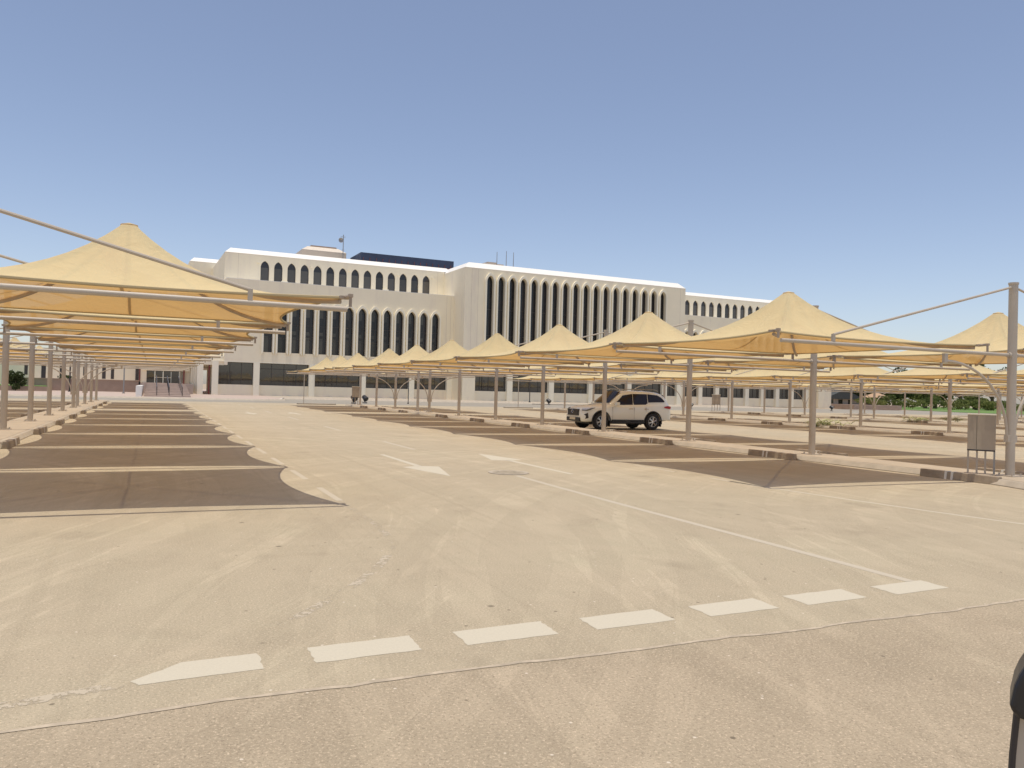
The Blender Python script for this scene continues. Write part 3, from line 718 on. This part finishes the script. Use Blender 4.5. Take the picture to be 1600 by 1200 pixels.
# low building behind the left row
lb = empty('annex_building', (-10,140,0)); tag(lb, 'low pale annex with narrow dark slit windows behind the left parking row', 'building')
g = MB(); g.box(-30, 8.3, 0, 14, .1, 6.5); g.build('wall', M['wall'], lb)
for xx, w, z0, z1, mt in [(-7.6,.45,2.3,4.6,'frame'),(-5.3,.6,1.7,4.6,'dark'),(-2.9,.5,2.0,4.6,'dark'),(.2,.35,2.4,4.4,'frame'),(2.9,.5,2.0,4.4,'frame'),(4.1,.45,2.0,4.4,'frame'),(7.6,.5,1.9,4.4,'frame'),(-11.5,.5,2.0,4.6,'frame')]:
    g = MB(); g.box(xx-w/2, xx+w/2, -.03, .2, z0, z1); g.build('slit_window', M[mt], lb)
g = MB(); g.box(-17.0,-1.75,128,128.4,.1,1.75); g.box(-17.1,-1.7,127.9,128.5,1.75,1.86)
tag(g.build('retaining_wall', M['tanlow']), 'long brown retaining wall with pale coping below the annex', 'wall')
g = MB(); g.prism([(-17,128.4),(5,128.4),(5,140),(-17,140)], .12, 1.60); struct(g, 'raised_terrace', M['pavement'])
g = MB(); g.prism([(-60,117),(-12.0,117),(-13.4,128),(-13.4,139.9),(-60,139.9)], .12, .75); struct(g, 'planting_terrace', M['tanlow'])
g = MB(); g.prism([(-59.8,117.3),(-12.3,117.3),(-13.6,128),(-13.6,139.8),(-59.8,139.8)], .75, .80); struct(g, 'lawn', M['lawn'])

# ------------------------------------------------------------------ foliage
def leaves(mb, cx, cy, cz, rx, ry, rz, n, size, clumps=9):
    cc = rng.normal(size=(clumps, 3)); cc /= np.linalg.norm(cc, axis=1)[:, None]; cc *= rng.uniform(.25, .72, (clumps, 1))
    rad = rng.uniform(.28, .5, clumps)
    k = rng.integers(0, clumps, n); d = rng.normal(size=(n, 3)); d /= np.linalg.norm(d, axis=1)[:, None]
    p = cc[k]+d*(rad[k]*rng.uniform(.55, 1.05, n)**.5)[:, None]
    p[:, 2] = np.maximum(p[:, 2], -.75)
    P = p*np.array([rx, ry, rz])+np.array([cx, cy, cz])
    a = rng.normal(size=(n, 3)); a /= np.linalg.norm(a, axis=1)[:, None]
    b = np.cross(a, rng.normal(size=(n, 3))); b /= np.linalg.norm(b, axis=1)[:, None]
    s = size*rng.uniform(.6, 1.3, n)[:, None]
    V = np.stack([P-a*s, P+b*s*.5, P+a*s, P-b*s*.5], 1).reshape(-1, 3)
    mb.add(V.tolist(), [(4*i,4*i+1,4*i+2,4*i+3) for i in range(n)])
def tree(x, y, z0, h, w, mat, name, label, cat, n=2200, trunk=.28, size=.33):
    r = empty(name, (x, y, z0)); tag(r, label, cat, 'trees and shrubs behind the car park')
    th = h*trunk
    g = MB()
    if trunk > .05:
        g.tube([(0,0,-.1),(.1,0,th*.6),(.05,.1,th*1.3)], [w*.05+.08, w*.04+.05, w*.03+.03], 8)
        for i in range(5):
            a = i*1.3; g.tube([(.05,.1,th*.9),(math.cos(a)*w*.15,math.sin(a)*w*.15,th+h*.15),(math.cos(a)*w*.3,math.sin(a)*w*.3,th+h*.38)], [.1,.07,.03], 6)
    else: g.tube([(0,0,-.1),(0,0,h*.5)], [.06,.03], 6)
    g.build('trunk', M['trunk'], r)
    c = MB(); leaves(c, 0, 0, th+(h-th)*.5, w/2, w/2, (h-th)*.55, n, size); c.build('crown', mat, r)
    return r
tl = [ # x, y, h, w, mat, label
 (163,152,6.5,9,'leaf_dark','dense dark tree just right of the gabled house'),
 (171,156,7.5,10,'leaf_dark','dark broad tree behind the small tan roof'),
 (179,154,7.2,9,'leaf_mid','bushy green tree behind the curved white lamp'),
 (187,158,7.6,11,'leaf_dark','dark round tree left of the middle of the lawn edge'),
 (197,156,7.0,10,'leaf_yel','yellow-green tree behind the middle of the lawn'),
 (206,160,8.5,11,'leaf_mid','mid green tree right of the lawn middle'),
 (214,158,14.0,13,'leaf_dark','tall dark tree rising above the shades by the nearest right mast'),
 (226,162,15.5,14,'leaf_dark','tallest dark tree at the right edge of the photo'),
 (238,165,14.5,13,'leaf_mid','tall green tree beyond the right edge mast'),
 (204,146,4.0,8,'leaf_yel','low yellow-green tree at the right end of the lawn'),
]
for (x, y, h, w, mt, lb_) in tl: tree(x, y, 0, h, w, M[mt], 'tree', lb_, 'tree', n=3200, trunk=.22 if h > 5 else .12, size=.42)
tl2 = [(160,176,9),(172,180,10),(184,178,9.5),(196,182,10.5),(208,180,10),(220,184,12),(234,186,13),(150,172,7.5),(247,180,13)]
for i, (x, y, h) in enumerate(tl2):
    tree(x, y, 0, h, 13.5, M[['leaf_mid','leaf_dark'][i%2]], 'tree', 'tree of the rearmost line beyond the lawn, %s in the row' % ORD[i], 'tree', n=2600, trunk=.1, size=.5)
bl = [(158,140),(165,141),(171,139),(178,140),(184,138),(190,139),(196,137),(203,138),(209,136),(216,137)]
for i, (x, y) in enumerate(bl):
    tree(x, y, 0, 2.7+1.0*random.random(), 7.6+1.4*random.random(), M[['leaf_yel','leaf_mid'][i%2]], 'shrub', 'broad %s shrub along the back of the lawn, %s from the left' % (['yellow-green','mid green'][i%2], ORD[i]), 'shrub', n=900, trunk=0, size=.26)
tree(-15.6,115.6,.15,2.7,2.8,M['leaf_dark'],'shrub','dark rounded bush in front of the lawn behind the left row','shrub',n=1500,trunk=0,size=.18)
tree(-11.6,131,1.6,.7,2.4,M['leaf_dark'],'shrub','low dark shrub on top of the retaining wall','shrub',n=400,trunk=0,size=.12)
g = MB(); g.prism([(150,125),(137,101),(139,92),(150,86),(330,95),(330,230),(240,212)], -.02, .06); struct(g, 'lawn', M['lawn'])
g = MB(); strip(g, [(112,104),(140,118),(180,128),(240,136)], .9, .075); struct(g, 'path', M['pavement'])
# gabled house
hs = empty('gabled_house', (157,152,0)); tag(hs, 'dark gabled house with pale walls far behind the end of the office building', 'house')
g = MB(); g.box(-6,6,-4,4,0,2.3); g.build('wall', M['tanbox'], hs)
g = MB(); g.add([(-7,-5,2.0),(7,-5,2.0),(0,-5,4.4),(-7,5,2.0),(7,5,2.0),(0,5,4.4)], [(0,1,2),(5,4,3),(0,2,5,3),(2,1,4,5),(1,0,3,4)]); g.build('roof', simple('dark_roof', (.07,.075,.07), .8, var=.2), hs)
for x in (-3.6,-.5,2.8):
    g = MB(); g.box(x-.7,x+.7,-4.06,-3.98,.7,1.9); f = g.build('window', M['frame'], hs)
    g = MB(); g.box(x-.6,x+.6,-4.09,-4.065,.8,1.8); g.build('pane', M['glass_gf'], f)
g = MB(); g.prism([(150,146.5),(156,146),(163,146),(168,147),(168,149),(150,149)], 0, .8); tag(g.build('low_wall', M['tanlow']), 'low tan garden wall in front of the gabled house', 'wall')
h2 = empty('small_pavilion', (166.5,146,0)); tag(h2, 'small open pavilion with a tan pyramid roof among the trees', 'pavilion')
g = MB(); g.add([(-2.6,-2.6,2.6),(2.6,-2.6,2.6),(2.6,2.6,2.6),(-2.6,2.6,2.6),(0,0,4.0)], [(0,1,4),(1,2,4),(2,3,4),(3,0,4),(3,2,1,0)]); g.build('roof', simple('tan_roof', (.50,.33,.2), .8), h2)
for sx in (-2.2,2.2):
    for sy in (-2.2,2.2):
        g = MB(); g.box(sx-.1,sx+.1,sy-.1,sy+.1,0,2.6); g.build('post', M['tanlow'], h2)
g = MB(); g.box(-2,2,1.6,1.9,0,2.5); g.build('back_wall', M['tanlow'], h2)
# red-brown low wall and slope beside the building's right end
g = MB(); g.prism([(122,112),(136,114),(142,118),(136,118),(122,117)], 0, .9); tag(g.build('low_wall', M['tanlow']), 'long low brown planter wall right of the office building end', 'wall')
g = MB(); g.box(124.0,127.5,123,127,0,4.7); tag(g.build('gate_pier', M['wall']), 'pale square block standing just right of the office building', 'pier')

# ------------------------------------------------------------------ slender posts, lamps, floodlights
def post(x, y, z0, h, r, mat, label, name='slender_pole', cat='pole', head=None):
    o = empty(name, (x, y, z0)); tag(o, label, cat)
    g = MB(); g.tube([(0,0,0),(0,0,h)], r, 8); g.build('shaft', mat, o, smooth=True)
    g = MB(); g.tube([(0,0,0),(0,0,.12)], r*2.2, 8); g.build('base', mat, o)
    if head == 'lamp':
        g = MB(); g.tube([(0,0,h),(-.15,0,h+.25),(-.75,0,h+.45)], r*.8, 6); g.build('lamp_arm', mat, o)
        g = MB(); g.box(-1.35,-.7,-.13,.13,h+.38,h+.52); g.build('lamp_head', M['trim'], o)
    return o
post(12.6,74.5,0,2.75,.035,M['steel'],'thin beige pole at the building end of the lane under the last right shade')
post(34.1,74.2,0,2.9,.045,M['steel'],'thin beige pole in front of the fourth ground floor window')
post(51.5,108,.155,4.0,.07,M['dark'],'slim dark pole before the centre block behind the parked car')
post(26.0,86,0,3.6,.045,M['dark'],'slim dark pole between the two curved braces far along the right row')
post(105.5,106,.155,5.2,.13,M['grey'],'grey round pole at the right corner of the office building')
post(178,147,0,3.6,.11,M['trim'],'short white street lamp with an arm at the lawn edge', 'street_lamp', 'street lamp', 'lamp')
post(-9.9,118,.15,4.2,.09,M['dark'],'dark slim lamp pole behind the far masts of the left row')
post(-3.4,112,.15,3.6,.08,M['grey'],'grey pole on the pink pavement left of the entrance ramp')
for i, (x, y, lb_) in enumerate([(18.6,80.5,'left one of the pair by the far cabinet'),(20.6,84.0,'right one of the pair by the far cabinet'),(48.6,96,'in front of the centre block left of the parked car'),(67.5,90,'in front of the right wing piers'),(93.4,90,'furthest right, near the corner of the building')]):
    o = empty('ground_floodlight', (x, y, .0), R(30)); tag(o, 'small black floodlight, '+lb_, 'floodlight', 'black ground floodlights facing the building')
    g = MB(); g.box(-.25,.25,-.12,.12,0,.16); g.build('base', M['kerb'], o)
    g = MB(); g.tube([(0,0,.14),(0,0,.35)], .05, 6); g.build('stem', M['black'], o)
    g = MB(); g.tube([(0,-.22,.42),(0,.2,.74)], [.30,.22], 12); g.build('lamp_housing', M['black'], o)
# kerbed traffic islands by the far road
for nm, (x0, x1, y0, y1) in (('a',(12.0,15.6,73.9,75.4)),('b',(32.6,35.8,73.6,75.2)),('c',(47,60,97,98.2))):
    g = MB(); rr = (y1-y0)/2; yc = (y0+y1)/2
    pts = [(x0+rr-rr*math.sin(a*math.pi/8), yc-rr*math.cos(a*math.pi/8)) for a in range(9)]+[(x1-rr+rr*math.sin(a*math.pi/8), yc+rr*math.cos(a*math.pi/8)) for a in range(9)]
    g.prism(pts, -.02, .11); struct(g, 'traffic_island', M['kerb'])

# ------------------------------------------------------------------ cut palm fronds
def frond_pile(x, y, L, n, label):
    g = MB()
    for i in range(n):
        a = random.uniform(0, 2*math.pi); cx, cy = x+random.gauss(0, L*.32), y+random.gauss(0, .35)
        l = random.uniform(.5, 1.1); z = random.uniform(.02, .28)
        dx, dy = math.cos(a), math.sin(a)*.5
        spine = [(cx+dx*l*t, cy+dy*l*t, z+.22*math.sin(math.pi*t*.9)) for t in (0,.25,.5,.75,1)]
        g.tube(spine, [.018,.015,.012,.01,.005], 4)
        for j in range(18):
            t = j/18; k = min(3, int(t*4)); p = Vector(spine[k]).lerp(Vector(spine[k+1]), t*4-k)
            for s in (-1, 1):
                e = Vector((dx*.12-dy*s*.30, dy*.12+dx*s*.30, random.uniform(-.04,.10)))
                q = Vector((dx, dy, 0))*.022
                g.add([p-q, p+q, p+e], [(0,1,2)])
    tag(g.build('palm_frond_pile', M['frond']), label, 'palm fronds', 'piles of cut palm fronds')
frond_pile(37.4,36.4,2.3,34,'long pile of pale cut palm fronds right of the second right mast')
frond_pile(58.0,46.6,2.4,34,'pile of pale cut palm fronds left of the mast near the right edge')
frond_pile(62.6,47.0,1.7,22,'smaller pile of cut palm fronds partly hidden by the metal cabinet')

# ------------------------------------------------------------------ white SUV
def suv(loc, rz, sc):
    C_ = empty('suv', loc, rz); C_.scale = (sc, sc, sc)
    tag(C_, 'white sport utility vehicle with tinted windows parked under the right shades', 'car')
    # x: 0 front bumper .. 4.75 rear ; y half width ; sections as (half-width, z) from sill to roof centre
    ST = [ # x, sill z, sill hw, mid hw, belt z, belt hw, glass-base hw, roof hw, roof z
     (0.00,.42,.62,.66,.80,.60,.50,.35,.93),
     (0.07,.36,.74,.80,.86,.76,.66,.45,1.00),
     (0.28,.34,.86,.89,.93,.86,.76,.50,1.06),
     (0.75,.36,.90,.925,1.00,.90,.80,.52,1.11),
     (1.20,.36,.91,.93,1.06,.90,.80,.55,1.15),
     (1.38,.36,.91,.93,1.07,.90,.81,.60,1.20),
     (1.75,.36,.91,.93,1.08,.90,.81,.68,1.52),
     (2.05,.36,.91,.93,1.08,.90,.82,.69,1.72),
     (2.40,.36,.91,.93,1.09,.90,.82,.69,1.78),
     (3.00,.36,.91,.93,1.10,.90,.82,.69,1.80),
     (3.60,.37,.91,.93,1.12,.90,.82,.68,1.79),
     (4.15,.39,.90,.925,1.16,.89,.80,.66,1.75),
     (4.45,.42,.89,.91,1.17,.87,.78,.64,1.66),
     (4.66,.46,.84,.87,1.15,.83,.74,.60,1.30),
     (4.75,.50,.76,.80,1.05,.76,.68,.50,1.14)]
    def sec(s):
        x, zs, hs, hm, zb, hb, hg, hr, zr = s
        e = zr-zb
        return [(0,zs-.02),(hs*.6,zs-.02),(hs,zs),(hm-.01,zs+.12),(hm,.62 if zb > .9 else (zs+zb)/2),(hm+.005,.78 if zb > .9 else (zs+zb)/2+.08),(hb,zb-.05),(hb-.015,zb),(hg,zb+min(.04,e*.2)),
                (hg+(hr-hg)*.5,zb+e*.52),(hr+.03,zr-min(.10,e*.3)),(hr-.05,zr-min(.04,e*.12)),(hr*.6,zr),(0,zr+.01)]
    n = len(sec(ST[0])); vs = []; fs = []
    for s in ST:
        q = sec(s)
        for y, z in q: vs.append((s[0], y, z))
    K = len(ST)
    for i in range(K-1):
        for j in range(n-1): fs.append((i*n+j, i*n+j+1, (i+1)*n+j+1, (i+1)*n+j))
    fs.append(tuple(range(n-1, -1, -1))); fs.append(tuple(range((K-1)*n, K*n)))
    V = vs+[(x,-y,z) for x,y,z in vs]; F = fs+[tuple(reversed([a+len(vs) for a in f])) for f in fs]
    me = bpy.data.meshes.new('body'); me.from_pydata(V, [], F); bm = bmesh.new(); bm.from_mesh(me)
    bmesh.ops.remove_doubles(bm, verts=bm.verts, dist=.001)
    dead = [f for f in bm.faces if all(abs(v.co.y) < .0005 for v in f.verts)]
    bmesh.ops.delete(bm, geom=dead, context='FACES'); bmesh.ops.recalc_face_normals(bm, faces=bm.faces); bm.to_mesh(me); bm.free()
    body = bpy.data.objects.new('body', me); COL.objects.link(body)
    ss = body.modifiers.new('s', 'SUBSURF'); ss.levels = 1; ss.render_levels = 1
    WX = (.93, 3.675); WR = .385
    cut = MB()
    for wx in WX: cut.tube([(wx,-1.2,.39),(wx,1.2,.39)], .455, 28)
    co = cut.build('cutter', M['black']); bo = body.modifiers.new('b', 'BOOLEAN'); bo.operation = 'DIFFERENCE'; bo.object = co; bo.solver = 'EXACT'
    dg = bpy.context.evaluated_depsgraph_get(); m2 = bpy.data.meshes.new_from_object(body.evaluated_get(dg))
    body.modifiers.clear(); body.data = m2; body.parent = C_
    m2.materials.clear(); m2.materials.append(M['carpaint'])
    for p in m2.polygons: p.use_smooth = True; p.material_index = 0
    try: m2.set_sharp_from_angle(angle=R(30))
    except Exception: pass
    bpy.data.objects.remove(co, do_unlink=True)
    def at(x):
        for a, b in zip(ST, ST[1:]):
            if a[0] <= x <= b[0]:
                t = (x-a[0])/(b[0]-a[0]); return tuple(p+(q-p)*t for p, q in zip(a, b))
        return ST[-1]
    def glass(pts, name='window', y_off=.012):   # pts (x, t): t 0 = belt, 1 = near roof edge
        for s in (-1, 1):
            g = MB(); vv = []
            for x, t in pts:
                _, zs, hs, hm, zb, hb, hg, hr, zr = at(x); e = zr-zb; z = zb+.05+(e-.19)*t
                u = (z-zb)/e; y = hg+(hr-hg)*min(1, u) + .015
                vv.append((x, s*(y+y_off), z))
            g.add(vv+[(a, b-s*.03, c) for a, b, c in vv], [tuple(range(len(vv)))]+[(i,(i+1)%len(vv),len(vv)+(i+1)%len(vv),len(vv)+i) for i in range(len(vv))])
            g.build(name, M['carglass'], C_, smooth=False)
    glass([(1.62,.0),(1.95,.72),(2.12,.95),(2.62,1.0),(2.62,.0),(2.1,.0)])
    glass([(2.66,.0),(2.66,1.0),(3.42,1.0),(3.42,.14),(3.3,.0)])
    glass([(3.47,.22),(3.47,1.0),(4.0,.98),(4.22,.80),(4.40,.40),(4.36,.24),(3.9,.22)])
    # windscreen and rear glass
    def quad(name, x0, z0, h0, x1, z1, h1, off):
        g = MB(); k = 8; vv = []
        for j in range(2):
            x, z, h = ((x0,z0,h0),(x1,z1,h1))[j]
            for i in range(k+1):
                u = -1+2*i/k; vv.append((x+off[0]+.10*u*u*(1 if off[0] < 0 else -1), u*h, z+off[1]-.02*u*u))
        g.add(vv, [(i,i+1,k+2+i,k+1+i) for i in range(k)]); g.build(name, M['carglass'], C_, smooth=True)
    quad('windscreen', 1.36,1.215,.70, 2.03,1.73,.62, (-.045,.035))
    quad('rear_window', 4.64,1.30,.64, 4.46,1.62,.58, (.06,.03))
    # wheels
    for wx in WX:
        for s in (-1, 1):
            w = empty('wheel', (wx, s*.80, WR)); w.parent = C_
            prof = [(.24,-.115),(.33,-.125),(.375,-.10),(WR,-.06),(WR,.06),(.375,.10),(.33,.125),(.24,.115)]
            g = MB(); k = 36; vv = [(r*math.cos(2*math.pi*a/k), y, r*math.sin(2*math.pi*a/k)) for a in range(k) for r, y in prof]; m = len(prof)
            g.add(vv, [(a*m+i, a*m+(i+1)%m, ((a+1)%k)*m+(i+1)%m, ((a+1)%k)*m+i) for a in range(k) for i in range(m)]); g.build('tyre', M['rubber'], w, smooth=True)
            g = MB(); yo = s*.085
            g.tube([(0,yo-.03*s,0),(0,yo+.02*s,0)], .07, 14)
            for a in range(6):
                an_ = a*math.pi/3+.3; c, d = math.cos(an_), math.sin(an_)
                for da in (-.13,.13):
                    c2, d2 = math.cos(an_+da), math.sin(an_+da)
                    g.tube([(c*.05,yo+.01*s,d*.05),(c2*.235,yo,d2*.235)], [.026,.018], 5)
            kk = 30
            g.add([(r*math.cos(2*math.pi*a/kk), y, r*math.sin(2*math.pi*a/kk)) for a in range(kk) for r, y in ((.245,yo+.02*s),(.225,yo+.02*s),(.225,yo-.06*s),(.245,yo-.06*s))],
                  [(a*4+i, a*4+(i+1)%4, ((a+1)%kk)*4+(i+1)%4, ((a+1)%kk)*4+i) for a in range(kk) for i in range(4)])
            g.build('rim', M['rim'], w, smooth=True)
            g = MB(); g.tube([(0,-.05,0),(0,.05,0)], .225, 20); g.build('brake_disc', M['black'], w)
            # black arch lining around the opening
            g = MB(); pts = [(wx+.47*math.cos(a), s*.915, .39+.47*math.sin(a)) for a in [R(-8+196*i/20) for i in range(21)]]; g.tube(pts, .028, 6); g.build('arch_trim', M['black'], C_, smooth=True)
            g = MB(); g.box(wx-.45,wx+.45,min(s*.45,s*.60),max(s*.45,s*.60),.40,.84); g.build('arch_liner', M['black'], C_)
            g = MB(); g.box(wx+.43,wx+.46,min(s*.72,s*.92),max(s*.72,s*.92),.16,.42); g.build('mud_flap', M['black'], C_)
    g = MB(); g.box(.5,4.4,-.60,.60,.26,.42); g.build('underbody', M['black'], C_)
    for s in (-1, 1):
        g = MB(); g.box(1.42,3.20,min(s*.78,s*.96),max(s*.78,s*.96),.30,.38); bevel(g.build('side_step', M['black'], C_), .02)
        g = MB(); g.box(1.45,3.15,min(s*.93,s*.945),max(s*.93,s*.945),.40,.47); g.build('door_cladding', M['black'], C_)
        # door gaps
        for x in (1.50, 2.64, 3.28):
            g = MB(); g.box(x, x+.008, min(s*.90,s*.936),max(s*.90,s*.936), .50 if x < 3.2 else .86, 1.03); g.build('door_gap', M['grey'], C_)
        for x in (2.35, 3.2):
            g = MB(); g.tube([(x,s*.925,.965),(x+.05,s*.955,.97),(x+.17,s*.955,.97),(x+.22,s*.925,.965)], .016, 6); g.build('door_handle', M['chrome'], C_)
        # headlight: slanted lens, dark upper eyebrow
        g = MB(); g.add([(.06,s*.66,.86),(.16,s*.83,.87),(.62,s*.915,.985),(.42,s*.89,.985),(.22,s*.80,.96),(.10,s*.60,.93)], [(0,1,2,3,4,5)])
        g.v = [(x-.025,y+s*.02,z) for x,y,z in g.v]; g.build('headlight', M['lens'], C_)
        g = MB(); g.add([(.14,s*.68,.84),(.26,s*.87,.86),(.60,s*.925,.965),(.62,s*.93,.99),(.2,s*.84,.90),(.06,s*.66,.875)], [(0,1,2,3,4,5)]); g.v = [(x-.04,y+s*.022,z) for x,y,z in g.v]; g.build('headlight_trim', M['black'], C_)
        g = MB(); g.add([(.05,s*.58,.47),(.12,s*.74,.45),(.30,s*.89,.53),(.27,s*.88,.76),(.12,s*.77,.68)], [(0,1,2,3,4)]); g.v = [(x-.03,y+s*.02,z) for x,y,z in g.v]; g.build('fog_recess', M['black'], C_)
        g = MB(); g.add([(4.28,s*.915,1.03),(4.66,s*.86,.98),(4.70,s*.84,1.10),(4.50,s*.885,1.13),(4.28,s*.91,1.08)], [(0,1,2,3,4)]); g.v = [(x,y+s*.015,z) for x,y,z in g.v]; g.build('tail_light', M['redlamp'], C_)
        # mirror
        g = MB(); g.box(1.60,1.72,min(s*.86,s*1.0),max(s*.86,s*1.0),1.10,1.15); g.box(1.56,1.74,min(s*.96,s*1.16),max(s*.96,s*1.16),1.10,1.26); bevel(g.build('door_mirror', M['carpaint'], C_), .04, 3)
        g = MB(); g.tube([(2.1,s*.66,1.80),(2.3,s*.65,1.86),(3.9,s*.64,1.86),(4.1,s*.64,1.80)], .018, 6); g.build('roof_rail', M['grey'], C_)
    # nose: grille, bumper, plate, badge ring
    g = MB(); g.box(-.035,.05,-.50,.50,.62,.91); bevel(g.build('grille', M['black'], C_), .02)
    g = MB()
    for z in (.70,.755,.81,.865): g.box(-.045,-.034,-.44,.44,z,z+.018)
    g.build('grille_bar', M['dark'], C_)
    g = MB(); g.tube([(-.055,.09*math.cos(a*math.pi/8),.80+.06*math.sin(a*math.pi/8)) for a in range(17)], .012, 5); g.build('badge', M['chrome'], C_)
    g = MB(); g.box(-.04,.10,-.60,.60,.36,.54); bevel(g.build('lower_grille', M['black'], C_), .03)
    g = MB(); g.box(-.055,-.04,-.25,.25,.43,.54); g.build('number_plate', M['plate'], C_)
    g = MB(); g.box(4.70,4.80,-.70,.70,.44,.62); bevel(g.build('rear_bumper', M['carpaint'], C_), .03)
    return C_
suv((17.95, 32.84, 0), 0, 1.032)

# ------------------------------------------------------------------ the viewer's own vehicle: a wing mirror on its door at the right edge
V = empty('vehicle_door', (0,0,0)); tag(V, 'edge of a nearby vehicle with a black mirror housing at the bottom right corner', 'vehicle')
def Q(a, z, d=0.): return (1.597+.912*a+.837*d, 1.043-.41*a+.547*d, z)
g = MB(); g.tube([Q(.002,1.045), Q(-.006,.95), Q(-.012,.80), Q(-.02,.42)], .0065, 8); g.build('window_channel', M['dark'], V, smooth=True)
def slab(name, mat, pts, d0, d1):
    g = MB(); n_ = len(pts); g.add([Q(a, z, d0) for a, z in pts]+[Q(a, z, d1) for a, z in pts], [tuple(range(n_)), tuple(range(2*n_-1, n_-1, -1))]+[(i, (i+1)%n_, n_+(i+1)%n_, n_+i) for i in range(n_)])
    return g.build(name, mat, V)
bevel(slab('mirror_housing', M['black'], [(.0154,1.143),(.0475,1.179),(.118,1.198),(.22,1.18),(.26,1.10),(.247,1.04),(.041,1.027),(.0026,1.04),(-.0116,1.053),(-.014,1.066),(-.0064,1.102),(.0026,1.123)], -.06, .07), .012, 3)
slab('door_edge', M['steel'], [(.006,1.04),(.024,1.04),(.016,.88),(.008,.42),(-.014,.42),(-.004,.88)], -.004, .03)
slab('door_panel', M['black'], [(.026,1.04),(.5,1.04),(.5,.42),(.010,.42),(.018,.88)], .002, .5)

# ------------------------------------------------------------------ camera, sky, sun
cam = bpy.data.cameras.new('Camera'); co = bpy.data.objects.new('camera', cam); COL.objects.link(co)
f_, yaw, pitch, roll = 1246.2, .4224, .0098, .0265
fw = Vector((math.sin(yaw)*math.cos(pitch), math.cos(yaw)*math.cos(pitch), math.sin(pitch)))
rt = Vector((math.cos(yaw), -math.sin(yaw), 0)); up = rt.cross(fw)
c_, s_ = math.cos(roll), math.sin(roll)
rx = rt*c_+up*s_; uy = up*c_-rt*s_
mat = Matrix((rx, uy, -fw)).transposed().to_4x4(); mat.translation = (0,0,1.65)
co.matrix_world = mat
cam.sensor_width = 36; cam.lens = 36*f_/1600; cam.clip_end = 8000; cam.clip_start = .05
SC.camera = co
sv = Vector((-.025, -.06, 1)).normalized()
el = math.asin(sv.z); az = math.atan2(sv.x, sv.y)
w = bpy.data.worlds.new('World'); SC.world = w; w.use_nodes = True
nt = w.node_tree; bg = nt.nodes['Background']
sky = nt.nodes.new('ShaderNodeTexSky'); sky.sky_type = 'NISHITA'; sky.sun_disc = False
sky.sun_elevation = el; sky.sun_rotation = az; sky.altitude = 2400; sky.air_density = 1.0; sky.dust_density = 9.0; sky.ozone_density = .7
tint = nt.nodes.new('ShaderNodeMix'); tint.data_type = 'RGBA'; tint.blend_type = 'MULTIPLY'; tint.inputs[0].default_value = 1.0
nt.links.new(sky.outputs[0], tint.inputs[6]); tint.inputs[7].default_value = (1.085, .975, .905, 1)
nt.links.new(tint.outputs[2], bg.inputs['Color']); bg.inputs['Strength'].default_value = .130
sl = bpy.data.lights.new('Sun', 'SUN'); sl.energy = 2.25; sl.angle = R(.53); sl.color = (1.0,.92,.79)
so = bpy.data.objects.new('sun', sl); COL.objects.link(so); so.rotation_euler = sv.to_track_quat('Z', 'Y').to_euler()
SC.view_settings.view_transform = 'Standard'; SC.view_settings.look = 'None'; SC.view_settings.gamma = 1; SC.view_settings.exposure = .40
SC.render.engine = 'CYCLES'
SC.cycles.max_bounces = 10; SC.cycles.diffuse_bounces = 5; SC.cycles.transmission_bounces = 6
